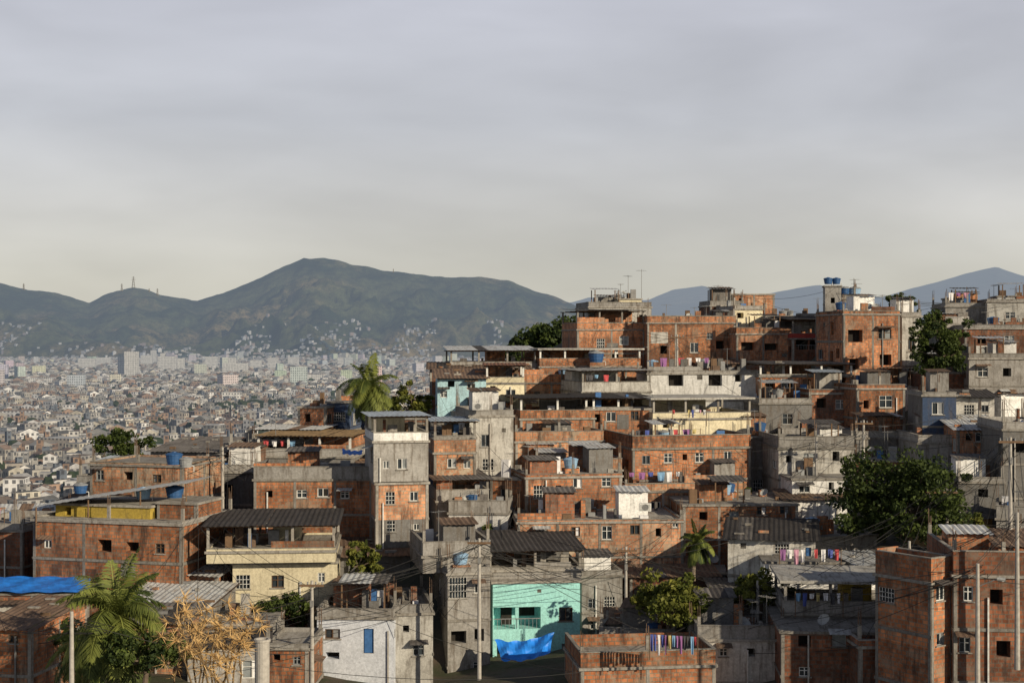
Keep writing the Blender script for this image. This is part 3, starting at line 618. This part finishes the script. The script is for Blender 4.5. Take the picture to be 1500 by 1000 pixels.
# mountains
SK=[(-500,430),(-300,440),(-150,420),(-60,405),(0,414),(40,425),(80,428),(110,437),(130,445),(150,433),(170,425),(195,421),(215,425),(235,432),(290,440),(330,428),(370,412),(400,398),(425,387),(445,377),(475,378),(520,388),(560,395),(600,400),(650,407),(700,405),(745,410),(780,425),(820,438),(850,450),(880,466),(930,490),(1000,512),(1200,520)]
sx=np.array([(p-750)/F for p,_ in SK]); sz=np.array([(500-q)/F for _,q in SK])
RD=6500.
def mz(x,y):
    tan=x/y; zr=np.interp(tan,sx,sz)*RD; t=(y-4500)/(RD-4500)
    tt=np.clip(t,0,1); base=-60+(zr+60)*tt**1.35
    back=np.clip((y-RD)/2500,0,1); base=base-(zr+60)*back**1.2
    xr=x.ravel();yr=y.ravel()
    wx=np.array([noise.fractal(Vector((a*.0012,b_*.0012,9)),1,2,3) for a,b_ in zip(xr,yr)])*260
    n=np.array([noise.ridged_multi_fractal(Vector(((a+w_)*.0021+3,(b_+w_)*.0010,.3)),.9,2.2,6,.9,2) for a,b_,w_ in zip(xr,yr,wx)]).reshape(x.shape)
    n2=np.array([noise.fractal(Vector((a*.008,b_*.008,2)),1,2,5) for a,b_ in zip(xr,yr)]).reshape(x.shape)
    env=4*tt*(1-tt)*np.clip((zr+60)/300,0.2,1.4)
    return base+(n-1.1)*95*env+n2*(24*env+8*np.clip(tt*3,0,1)*(t>0))-3*(t<=0)
tn=np.linspace(-.62,.22,620); yy=np.concatenate([np.linspace(4450,6500,150),np.linspace(6560,9000,14)])
T,Yg=np.meshgrid(tn,yy); Xg=T*Yg
gridmesh('mountain',Xg,Yg,mz(Xg,Yg),'mountain_mat')
FM=[(500,445),(760,448),(830,441),(865,434),(885,440),(950,438),(985,423),(1030,417),(1065,428),(1100,434),(1150,425),(1200,418),(1240,427),(1290,433),(1340,418),(1400,405),(1430,398),(1460,391),(1500,402),(1560,415),(1700,400),(2000,430)]
fx=np.array([(p-750)/F for p,_ in FM]); fz=np.array([(500-q)/F for _,q in FM])
tn=np.linspace(-.15,.65,300); yy=np.linspace(11000,16500,50); T,Yg=np.meshgrid(tn,yy); t=(Yg-11000)/3000.; Xg=T*Yg
zr=np.interp(T,fx,fz)*14000; Z=-60+(zr+60)*np.where(t<1,np.clip(t,0,1)**1.1,np.clip(1-(t-1)/1.0,0,1))
n2=np.array([noise.fractal(Vector((a*.0012,b_*.0012,2)),1,2,5) for a,b_ in zip(Xg.ravel(),Yg.ravel())]).reshape(Z.shape); Z+=n2*28
gridmesh('distant_mountains',Xg,Yg,Z,'far_mountain_mat')
def pylon(px,py,h,d=RD):
    x=(px-750)/F*d; z=(500-py)/F*d; e=empty('transmission_tower',(x,d-30,z-6)); p=Part(); w=h*.12
    L=[(sx_*w,sy_*w) for sx_,sy_ in ((-1,-1),(1,-1),(1,1),(-1,1))]
    for i in range(4):
        a=L[i];b_=L[(i+1)%4]; tube(p,(a[0],a[1],0),(a[0]*.1,a[1]*.1,h),.8,.6,'steel',4)
        for k in range(5):
            s0=1-.9*k/5; s1=1-.9*(k+1)/5; tube(p,(a[0]*s0,a[1]*s0,h*k/5),(b_[0]*s1,b_[1]*s1,h*(k+1)/5),.4,.4,'steel',4)
    p.obj('lattice',e); p=Part()
    for k,l in((.72,.2),(.84,.16),(.95,.1)): tube(p,(-h*l,0,h*k),(h*l,0,h*k),.6,.6,'steel',4)
    p.obj('crossarms',e)
pylon(198,421,55); pylon(181,425,35); pylon(233,432,35); pylon(38,425,36); pylon(221,428,22); pylon(577,398,18)
# ---------------------------------------------------------------- distant city
def city():
    V=[];Fc=[];UV=[];CO=[]; rnd=random.Random(5)
    walls=[(.58,.57,.55),(.66,.66,.66),(.44,.42,.38),(.32,.315,.31),(.40,.36,.31),(.27,.19,.15),(.56,.56,.57),(.38,.39,.41),(.24,.24,.235),(.33,.23,.17),(.5,.47,.4)]
    roofs=[(.20,.14,.11),(.15,.12,.10),(.22,.22,.22),(.13,.13,.13),(.33,.33,.34),(.09,.09,.09),(.42,.42,.41),(.22,.16,.13),(.15,.14,.13),(.27,.27,.27)]
    def box(x,y,z,w,l,h,ang,wc,rc,gable=False):
        c,s=math.cos(ang),math.sin(ang); k=len(V)
        for zz in (z-4,z+h):
            for a,b_ in((-w,-l),(w,-l),(w,l),(-w,l)): V.append((x+(a*c-b_*s)/2,y+(a*s+b_*c)/2,zz))
        for i,ln in enumerate((w,l,w,l)):
            j=(i+1)%4; Fc.append((k+i,k+j,k+4+j,k+4+i)); UV.extend([(0,-4),(ln,-4),(ln,h),(0,h)]); CO.extend([(*wc,1)]*4)
        if gable:
            r=w*.22; V.append((x+(l*s)/2,y-(l*c)/2,z+h+r)); V.append((x-(l*s)/2,y+(l*c)/2,z+h+r))
            for q in((k+5,k+6,k+9,k+8),(k+7,k+4,k+8,k+9)): Fc.append(q); UV.extend([(0,0)]*4); CO.extend([(*rc,1)]*4)
            for q in((k+4,k+5,k+8),(k+6,k+7,k+9)): Fc.append(q); UV.extend([(0,0)]*3); CO.extend([(*wc,1)]*3)
        else:
            Fc.append((k+4,k+5,k+6,k+7)); UV.extend([(0,0)]*4); CO.extend([(*rc,1)]*4)
    pts=[]
    d=400.
    while d<5450:
        step=9.5+d*.0028; t=-.50
        while t<.10:
            x=t*d+rnd.uniform(-.35,.35)*step; y=d+rnd.uniform(-.4,.4)*step; pts.append((x,y)); t+=step/d*rnd.uniform(.85,1.25)
        d+=step*1.15
    P=np.array(pts); zb=tz(P[:,0],P[:,1]); far=P[:,1]>4450
    if far.any(): zb[far]=np.maximum(-60,mz(P[far,0],P[far,1]))
    trees=[]
    for (x,y),z in zip(pts,zb):
        g=noise.fractal(Vector((x*.006,y*.004,7)),1,2,3)
        if y>4500 and rnd.random()<(y-4450)/800*(.45+ .8*(noise.noise(Vector((x*.004,0,3)))>-.1)): continue
        if g>.52 or rnd.random()<.16+max(0,g)*.3:
            for q in range(1 if g<.52 else 2): trees.append((x+rnd.uniform(-5,5),y+rnd.uniform(-5,5),z,rnd.uniform(2.2,4.4)+y*.0002))
            if g>.52 : continue
        wc=rnd.choice(walls);rc=rnd.choice(roofs); k=rnd.uniform(.65,1.1); wc=[q*k for q in wc]; big=1+y*.00008
        hn=noise.noise(Vector((x*.0016,y*.0012,1.3)))
        ang=rnd.choice([0.2,.2,-.4,.7])+rnd.uniform(-.15,.15)
        if y>1700 and y<4500 and ((hn>.12 and rnd.random()<.03) or rnd.random()<.006): box(x,y,z,rnd.uniform(10,22),rnd.uniform(10,14),rnd.uniform(14,30),ang,[q*rnd.uniform(.8,1.1) for q in (.55,.55,.54)],(.3,.3,.3))
        elif rnd.random()<.012: box(x,y,z,rnd.uniform(16,32),rnd.uniform(14,22),rnd.uniform(5,8),ang,wc,rnd.choice([(.42,.43,.44),(.3,.3,.31),(.24,.18,.14)]))
        else: box(x,y,z,rnd.uniform(4.5,10)*big,rnd.uniform(5,10)*big,rnd.choice([3,3.2,3.2,5.8,6,6.3,8.7,9.5 if y>1200 else 6]),ang,wc,rc,rnd.random()<.35)
        if y<1800 and rnd.random()<.6:
            cc=rnd.choice([(.12,.14,.17),(.2,.2,.2),(.35,.34,.32),(.25,.17,.12)]); box(x+rnd.uniform(-2,2),y+rnd.uniform(-2,2),z+4,rnd.uniform(1.5,3.5),2.5,rnd.uniform(3,6),ang,cc,cc)
    for px,d,w,h in((193,2300,22,44),(178,2320,10,36),(245,2700,34,32),(265,2720,14,28),(128,2900,34,26),(340,2600,14,30),(345,2500,44,22),(310,3000,26,28),(375,2900,24,22),(400,3000,22,26),(460,2000,22,14),(60,1900,30,11),(340,1350,18,12),(215,3300,26,28),(430,3300,26,24),(225,3600,14,38),(150,3400,40,22),(500,3200,18,24)):
        x=(px-750)/F*d; box(x,d,-60,w,14,h,.15,(.54,.54,.53),(.35,.35,.35))
    me=bpy.data.meshes.new('distant_city'); me.from_pydata(V,[],Fc)
    ul=me.uv_layers.new(name='UVMap'); ul.data.foreach_set('uv',np.array(UV,dtype=np.float32).ravel())
    ca=me.color_attributes.new('Col','FLOAT_COLOR','CORNER'); ca.data.foreach_set('color',np.array(CO,dtype=np.float32).ravel())
    me.materials.append(M['city_mat']); o=bpy.data.objects.new('distant_city',me); COL.objects.link(o)
    import bmesh
    bm=bmesh.new(); bmesh.ops.create_icosphere(bm,subdivisions=2,radius=1); bv=np.array([v.co[:] for v in bm.verts]); bf=np.array([[v.index for v in f.verts] for f in bm.faces]); bm.free()
    VV=[];FF=[]; k=0
    for x,y,z,r in trees:
        rr=1+np.random.uniform(-.4,.35,len(bv)); v=bv*rr[:,None]*np.array([r,r,r*.85])+np.array([x,y,z+r*.9]); VV.append(v); FF.append(bf+k); k+=len(bv)
    me=bpy.data.meshes.new('distant_trees'); me.from_pydata(np.concatenate(VV).tolist(),[],np.concatenate(FF).tolist()); me.materials.append(M['distant_tree_mat'])
    o=bpy.data.objects.new('distant_trees',me); COL.objects.link(o)
    print('CITY',len(pts),len(trees))
city()
# ---------------------------------------------------------------- vegetation
def leaves_obj(name,parent,C_,size,bright,mat,aspect=.55):
    n=len(C_); C_=np.array(C_); a=np.random.normal(size=(n,3)); a/=np.linalg.norm(a,axis=1)[:,None]; r=np.random.normal(size=(n,3)); b_=np.cross(a,r); b_/=np.linalg.norm(b_,axis=1)[:,None]
    s=(size*np.random.uniform(.6,1.3,n))[:,None]; v=np.stack([C_-a*s,C_+b_*s*aspect,C_+a*s,C_-b_*s*aspect],1).reshape(-1,3)
    f=np.arange(4*n).reshape(n,4); me=bpy.data.meshes.new(name); me.from_pydata(v.tolist(),[],f.tolist())
    ca=me.color_attributes.new('Col','FLOAT_COLOR','CORNER'); c=np.repeat(np.clip(bright,0,1),4); ca.data.foreach_set('color',np.stack([c,c,c,np.ones_like(c)],1).astype(np.float32).ravel())
    me.materials.append(M[mat]); o=bpy.data.objects.new(name,me); COL.objects.link(o); o.parent=parent; return o
def tree(name,base,h,r,mat='leaf',clumps=70,per=110,size=.17,seed=0):
    rs=np.random.RandomState(seed+3); e=empty(name,base); p=Part()
    top=Vector((rs.uniform(-.4,.4),rs.uniform(-.4,.4),h*.5)); tube(p,(0,0,-1),top,.07*h**.5*1.6,.07*h**.5,'bark',8)
    cen=[];
    for i in range(clumps):
        th=rs.uniform(0,6.283); ph=math.acos(rs.uniform(-.75,1)); q=rs.uniform(.45,1)**.6*(1+.28*math.sin(3*th+seed)+.15*math.sin(5*ph+seed)); cen.append(np.array([r*q*math.sin(ph)*math.cos(th),r*q*math.sin(ph)*math.sin(th),h*.62+h*.38*q*math.cos(ph)]))
    for c in cen[::4]: 
        mid=(top+Vector(c))*.5+Vector((0,0,-.2)); tube(p,top*.9,mid,.06,.045,'bark',5,False); tube(p,mid,c,.045,.015,'bark',5,False)
    p.obj('trunk_and_limbs',e); P_=[];Bt=[]
    for c in cen:
        cr=r*rs.uniform(.12,.30); m=int(per*rs.uniform(.5,1.2)); g=rs.normal(size=(m,3)); g/=np.linalg.norm(g,axis=1)[:,None]; g*=(cr*rs.uniform(.3,1.1,m)**.5)[:,None]; g[:,2]*=.7
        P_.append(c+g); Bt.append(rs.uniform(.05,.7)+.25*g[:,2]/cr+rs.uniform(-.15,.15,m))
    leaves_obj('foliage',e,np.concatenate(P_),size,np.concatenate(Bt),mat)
def palm(name,base,h,fl,nf=26,mat='palm_leaf',seed=0,lean=(.3,.1)):
    rs=random.Random(seed); e=empty(name,base); p=Part(); prev=Vector((0,0,-2)); N_=8
    for i in range(1,N_+1):
        t=i/N_; q=Vector((lean[0]*t*t,lean[1]*t*t,-2+(h+2)*t)); tube(p,prev,q,.2-.07*(t-.12),.2-.07*t,'palm_bark',9,False); prev=q
    top=prev
    p.obj('trunk',e); V=[];Fc=[];CO=[]
    for k in range(nf):
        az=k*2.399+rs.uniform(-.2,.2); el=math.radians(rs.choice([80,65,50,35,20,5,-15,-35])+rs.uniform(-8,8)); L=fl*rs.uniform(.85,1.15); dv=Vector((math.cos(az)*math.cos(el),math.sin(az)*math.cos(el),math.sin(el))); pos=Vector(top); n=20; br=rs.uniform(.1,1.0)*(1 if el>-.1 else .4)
        side=Vector((-math.sin(az),math.cos(az),0))
        for i in range(n):
            nx=pos+dv*(L/n); t=i/n; wl=.26*fl*math.sin(math.pi*min(1,(t*.85+.15)))**.7
            for s in (-1,1):
                for j in range(3):
                    o=pos.lerp(nx,j/3); tip=o+side*s*wl*rs.uniform(.8,1.05)+dv*wl*.6+Vector((0,0,-wl*rs.uniform(.25,.75))); q=len(V); m_=o.lerp(tip,.5)+Vector((0,0,.05)); wd=dv*.045
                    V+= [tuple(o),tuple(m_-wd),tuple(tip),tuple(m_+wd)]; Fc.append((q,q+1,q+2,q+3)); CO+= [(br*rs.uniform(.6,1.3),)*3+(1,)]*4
            q=len(V); V+=[tuple(pos+side*.03),tuple(pos-side*.03),tuple(nx-side*.03),tuple(nx+side*.03)]; Fc.append((q,q+1,q+2,q+3)); CO+=[(.9,.9,.9,1)]*4
            pos=nx; dv=(dv+Vector((0,0,-.075-.06*math.cos(el)))).normalized()
    me=bpy.data.meshes.new('fronds'); me.from_pydata(V,[],Fc); ca=me.color_attributes.new('Col','FLOAT_COLOR','CORNER'); CO=np.clip(np.array(CO,dtype=np.float32),0,1); ca.data.foreach_set('color',CO.ravel()); me.materials.append(M[mat]); o=bpy.data.objects.new('fronds',me); COL.objects.link(o); o.parent=e
palm('palm_tree',W(541,640,131),(640-566)/F*131,3.3,46,seed=1,lean=(0,0))
palm('palm_tree',W(160,1010,76),(1010-905)/F*76,3.6,60,seed=2)
palm('palm_tree',W(112,1010,80),(1010-950)/F*80,2.4,24,seed=6)
palm('palm_tree',W(1015,810,104),(15)/F*104,1.7,22,seed=4)
palm('palm_tree',W(525,850,101),(25)/F*101,1.5,20,seed=9)
tree('tree',W(600,645,138),5.2,2.0,'leaf_yellow',45,90,.17,1)
tree('tree',W(178,690,135),3.9,2.3,'leaf',50,100,.17,2)
tree('tree',W(1378,580,137),7.6,2.6,'leaf',80,120,.18,3)
tree('tree',W(1322,472,154),3.0,1.6,'leaf',30,80,.15,4)
tree('tree',W(1325,845,106),8.6,4.3,'leaf',160,130,.18,5)
tree('tree',W(1372,760,112),4.0,2.0,'leaf',50,100,.17,15)
tree('tree',W(985,935,95),4.0,2.5,'leaf_yellow',70,100,.16,6)
tree('tree',W(1110,905,96),3.0,1.9,'leaf_yellow',45,100,.15,7)
tree('tree',W(412,935,97),3.0,1.8,'leaf',45,90,.15,8)
tree('tree',W(530,860,100),3.2,1.2,'leaf_yellow',30,70,.15,9)
tree('tree',W(70,960,86),2.6,1.6,'leaf',35,90,.14,10)
tree('tree',W(210,1000,74),2.6,2.0,'leaf',50,100,.13,12)
rsx=random.Random(8)
for k in range(14):
    y=rsx.uniform(105,150); px=rsx.uniform(420,1480)
    if px<850: y=rsx.uniform(105,125)
    x=(px-750)/F*y; tree('shrub',(x,y,gz(x,y)-.5),rsx.uniform(2.2,3.8),rsx.uniform(1,1.7),rsx.choice(['leaf','leaf','leaf_yellow']),28,80,.15,30+k)
e=empty('wooded_hill',W(800,505,300)); P_=[];Bt=[]
rs=np.random.RandomState(9)
for i in range(150):
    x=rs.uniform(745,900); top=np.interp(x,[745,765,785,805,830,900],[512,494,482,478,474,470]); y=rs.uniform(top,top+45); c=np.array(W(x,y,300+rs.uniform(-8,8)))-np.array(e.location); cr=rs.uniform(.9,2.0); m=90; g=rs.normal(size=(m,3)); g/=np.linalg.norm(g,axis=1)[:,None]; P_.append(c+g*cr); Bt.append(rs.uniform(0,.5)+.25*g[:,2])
leaves_obj('foliage',e,np.concatenate(P_),.45,np.concatenate(Bt),'leaf',.7)
def dryplant(base,h):
    rs=random.Random(3); e=empty('dried_plant',base); p=Part(); V=[];Fc=[];CO=[]
    def spray(c,ax,r,n):
        for i in range(n):
            dv=Vector((rs.gauss(0,1),rs.gauss(0,1),rs.gauss(0,1)+.2)).normalized(); dv=(dv+ax*.5).normalized(); l=r*rs.uniform(.6,1.3); s=dv.orthogonal().normalized()*.022; q=len(V); V.extend([tuple(c-s),tuple(c+s),tuple(c+dv*l+Vector((0,0,-.15*l)))]); Fc.append((q,q+1,q+2)); k=rs.uniform(.1,1); CO.extend([(k,k,k,1)]*3)
    for k in range(14):
        az=rs.uniform(0,6.28); out=rs.uniform(.3,2.0); L=h*rs.uniform(.45,1); pos=Vector((rs.uniform(-1.3,1.3),rs.uniform(-.5,.5),-1)); end=Vector((pos.x+math.cos(az)*out,pos.y+math.sin(az)*out,L)); pv=pos
        for i in range(1,9):
            t=i/8; q=pos.lerp(end,t)+Vector((.12*math.sin(t*9+k),0,.25*math.sin(t*3.1))); tube(p,pv,q,.05-.03*(t-.12),.05-.03*t,'straw_roof',5,False)
            if i>2: spray(q,Vector((math.cos(az+i),math.sin(az+i),.3)),.45,8)
            if i>3:
                a2=az+i*2.1; bq=q+Vector((math.cos(a2),math.sin(a2)*.8,.35))*rs.uniform(.4,.8); tube(p,q,bq,.025,.015,'straw_roof',4,False); spray(bq,(bq-q).normalized(),.5,17)
            pv=q
    p.obj('stalks',e); me=bpy.data.meshes.new('dry_sprays'); me.from_pydata(V,[],Fc); ca=me.color_attributes.new('Col','FLOAT_COLOR','CORNER'); ca.data.foreach_set('color',np.array(CO,dtype=np.float32).ravel()); me.materials.append(M['dry_leaf']); o=bpy.data.objects.new('dry_sprays',me); COL.objects.link(o); o.parent=e
dryplant(W(300,1010,60),(1010-875)/F*60)
# ---------------------------------------------------------------- poles & wires
POL={}
def pole(key,px,yt,yb,d,kind='cross',name='utility_pole'):
    base=W(px,yb,d); h=(yb-yt)/F*d; e=empty(name,base); p=Part(); tube(p,(0,0,-3),(0,0,h),.16,.09,'pole_concrete',10); p.obj('post',e); POL[key]=base+Vector((0,0,h-.3))
    if kind=='cross':
        p=Part(); g=lambda a,q,z: Vector((a,q,z)); gbox(p,g,-.75,.75,-.16,-.06,h-.35,h-.22,'wood')
        gbox(p,g,-.1,.1,-.2,-.11,h-1.6,h-1.2,'steel')
        for x in(-.65,-.25,.25,.65): lathe(p,(x,-.11,h-.22),[(.03,0),(.06,.05),(.03,.1),(.06,.15),(0,.18)],'tank_grey',8)
        p.obj('crossarm',e)
    if kind in('lamp',):
        p=Part(); tube(p,(0,0,h-1.2),(.9,-.3,h-.75),.035,.03,'steel',6); tube(p,(.9,-.3,h-.75),(1.3,-.4,h-.78),.09,.12,'dish_grey',8); lathe(p,(1.2,-.37,h-.80),[(.1,0),(.1,-.06),(0,-.1)],'lamp_glass',8); p.obj('lamp_arm',e)
    if kind=='trafo':
        p=Part(); lathe(p,(.35,-.2,h-1.8),[(0,0),(.28,0),(.28,.75),(.2,.85),(0,.87)],'tank_grey',12); p.obj('transformer',e)
pole('a',105,895,1010,72,''); pole('b',457,850,995,88,'cross'); pole('c',702,788,1010,91,'cross'); pole('d',917,800,940,99,'cross'); pole('e',1332,792,850,96,'trafo')
pole('f',1362,715,800,104,'cross'); pole('g',1387,715,800,104,'cross'); pole('h',1432,825,1010,74,'lamp','street_lamp'); pole('i',1480,640,850,86,'cross'); pole('j',1265,615,730,117,'cross')
pole('k',992,490,545,150,'cross'); pole('l',1110,850,940,95,'lamp','street_lamp'); pole('m',326,655,740,112,''); pole('n',1196,640,700,120,''); pole('q',1490,750,900,78,'')
def wires(pairs):
    cu=bpy.data.curves.new('power_lines','CURVE'); cu.dimensions='3D'; cu.bevel_depth=.017; cu.bevel_resolution=0
    rs=random.Random(4)
    def add(A_,B_,n,off=.75):
        for k in range(n):
            o=Vector((rs.uniform(-.6,.6),0,rs.uniform(-.9,.25)*off)); sp=cu.splines.new('POLY'); sp.points.add(14); sag=(A_-B_).length*rs.uniform(.02,.05)
            for i in range(15):
                t=i/14; q=A_.lerp(B_,t)+o; q.z-=sag*4*t*(1-t); sp.points[i].co=(*q,1)
    for a,b_,n in pairs:
        add(POL[a] if isinstance(a,str) else Vector(a),POL[b_] if isinstance(b_,str) else Vector(b_),n,1)
    for k_,A_ in POL.items():
        c=sorted(BOX,key=lambda q:(q-A_).length)[:16]
        for q in rs.sample(c,9): add(A_,q,1,.4)
    for q in rs.sample(BOX,min(len(BOX),80)):
        c=sorted(BOX,key=lambda r:(r-q).length)[2:9]; add(q,rs.choice(c),1,.2)
    o=bpy.data.objects.new('power_lines',cu); cu.materials.append(M['wire']); COL.objects.link(o)
BOX=[]
for o in bpy.data.objects:
    if o.type=='MESH' and o.name.startswith('roof') and o.parent and not o.name.startswith('roof_'):
        v=np.array([q.co[:] for q in o.data.vertices]); i=v[:,2]-v[:,1]*.3; j=int(np.argmax(i)); BOX.append(Vector(v[j])+o.parent.location)
Wp=lambda *a: tuple(W(*a))
wires([('a','b',2),('b','c',4),('c','d',4),('d','l',3),('l','e',3),('e','f',2),('f','g',4),('g','i',3),('h','l',2),('h','q',3),('i','q',3),('j','f',2),('j','n',2),('c',Wp(850,850,100),3),('b',Wp(577,890,95),3),('d',Wp(852,842,104),2),('c',Wp(634,897,95),3),('b',Wp(366,870,98),2),('k',Wp(900,470,160),2),('k',Wp(1078,480,158),2),('k',Wp(1160,480,157),1),('m',Wp(372,690,110),2),('m',Wp(272,680,109),2),('i',Wp(1400,600,119),2),('n',Wp(1103,640,122),2),(Wp(1320,440,150),Wp(1480,445,156),2),(Wp(1300,435,155),Wp(1390,440,158),2),(Wp(1232,430,158),Wp(1300,435,155),2),('d',Wp(1068,780,103),2),(Wp(0,900,85),'a',2),(Wp(38,760,100),'m',1)])
p=Part(); e=empty('concrete_pipe',W(384,1010,70)); lathe(p,(0,0,0),[(.36,-2),(.36,(75)/F*70-.12),(.41,75/F*70-.11),(.41,75/F*70),(.3,75/F*70),(.3,0)],'pole_concrete',18); p.obj('pipe_wall',e,smooth=False)
antenna(W(942,447,170)+Vector((0,2,0)),(447-393)/F*170); antenna(W(910,437,172)+Vector((0,1,0)),1.8); antenna(W(1300,459,147)+Vector((0,2,0)),2.0); antenna(W(398,660,121)+Vector((0,2,0)),3.2)
def ac(loc):
    e=empty('air_conditioner',loc); p=Part(); g=lambda a,q,z: Vector((a,q,z)); gbox(p,g,-.45,.45,-.2,.15,0,.6,'frame_white'); p.obj('casing',e); p=Part(); lathe(p,(0,-.205,.3),[(0,0),(.22,0),(.22,.02),(.25,.02)],'steel',14,Vector((0,-1,0)))
    for i in range(5): gbox(p,g,-.4,.4,-.23,-.215,.08+i*.1,.10+i*.1,'frame_metal')
    p.obj('fan_grille',e)
for q in((885,676,120.8),(945,748,109.6),(700,600,121),(1290,655,134)): ac(W(*q))
# ---------------------------------------------------------------- world, sun, camera
SUN_AZ=math.radians(46); EL=math.radians(22)
sv=Vector((math.sin(SUN_AZ)*math.cos(EL),-math.cos(SUN_AZ)*math.cos(EL),math.sin(EL)))
w=bpy.data.worlds.new('World'); S.world=w; w.use_nodes=True; t=w.node_tree; t.nodes.clear()
def wn(k,**kw):
    x=t.nodes.new(k)
    for a,b_ in kw.items(): setattr(x,a,b_)
    return x
out=wn('ShaderNodeOutputWorld'); bg=wn('ShaderNodeBackground'); t.links.new(bg.outputs[0],out.inputs[0]); bg.inputs[1].default_value=.1
sky=wn('ShaderNodeTexSky',sky_type='NISHITA'); sky.sun_disc=False; sky.sun_elevation=EL; sky.sun_rotation=math.atan2(sv.x,sv.y)
tc=wn('ShaderNodeTexCoord'); sp=wn('ShaderNodeSeparateXYZ'); t.links.new(tc.outputs['Generated'],sp.inputs[0])
cr=wn('ShaderNodeValToRGB'); t.links.new(sp.outputs[2],cr.inputs[0]); el=cr.color_ramp.elements
stops=[(0,(.68,.655,.57)),(.04,(.655,.635,.565)),(.09,(.59,.58,.56)),(.15,(.53,.54,.575)),(.24,(.50,.51,.57)),(.31,(.20,.22,.28)),(1,(.09,.105,.145))]
el[0].position=stops[0][0]; el[0].color=(*stops[0][1],1); el[1].position=1; el[1].color=(*stops[-1][1],1)
for p_,c in stops[1:-1]: q=el.new(p_); q.color=(*c,1)
def wnoise(sc,ms,det,lo,hi,a,b_,rot=0):
    mp=wn('ShaderNodeMapping'); t.links.new(tc.outputs['Generated'],mp.inputs[0]); mp.inputs['Scale'].default_value=ms; mp.inputs['Rotation'].default_value=(0,rot,0)
    n=wn('ShaderNodeTexNoise'); t.links.new(mp.outputs[0],n.inputs['Vector']); n.inputs['Scale'].default_value=sc; n.inputs['Detail'].default_value=det; n.inputs['Roughness'].default_value=.48; n.inputs['Distortion'].default_value=.3
    r=wn('ShaderNodeMapRange'); t.links.new(n.outputs[0],r.inputs[0]); 
    for i,v in enumerate((lo,hi,a,b_)): r.inputs[i+1].default_value=v
    return r.outputs[0]
n1=wnoise(2.2,(1,1,3.4),4,.32,.68,.82,1.18,.10); n2=wnoise(6,(1,1,3.2),5,.3,.7,.94,1.06,-.10)
mu=wn('ShaderNodeMath',operation='MULTIPLY'); t.links.new(n1,mu.inputs[0]); t.links.new(n2,mu.inputs[1])
mu2=wn('ShaderNodeMath',operation='MULTIPLY'); t.links.new(mu.outputs[0],mu2.inputs[0]); mu2.inputs[1].default_value=10
vm=wn('ShaderNodeVectorMath',operation='SCALE'); t.links.new(cr.outputs[0],vm.inputs[0]); t.links.new(mu2.outputs[0],vm.inputs['Scale'])
mx=wn('ShaderNodeMixRGB'); mx.inputs[0].default_value=.94; t.links.new(sky.outputs[0],mx.inputs[1]); t.links.new(vm.outputs[0],mx.inputs[2]); t.links.new(mx.outputs[0],bg.inputs[0])
sl=bpy.data.lights.new('sun','SUN'); sl.energy=5.0; sl.angle=math.radians(.5); sl.color=(1,.85,.62); so=bpy.data.objects.new('sun',sl); COL.objects.link(so); so.rotation_euler=sv.to_track_quat('Z','Y').to_euler()
cam=bpy.data.cameras.new('camera'); co=bpy.data.objects.new('camera',cam); COL.objects.link(co); cam.lens=50; cam.sensor_width=36; cam.clip_start=.5; cam.clip_end=60000; co.rotation_euler=(math.pi/2,0,0); S.camera=co
S.view_settings.view_transform='Standard'; S.view_settings.look='None'; S.view_settings.exposure=0; S.view_settings.gamma=1
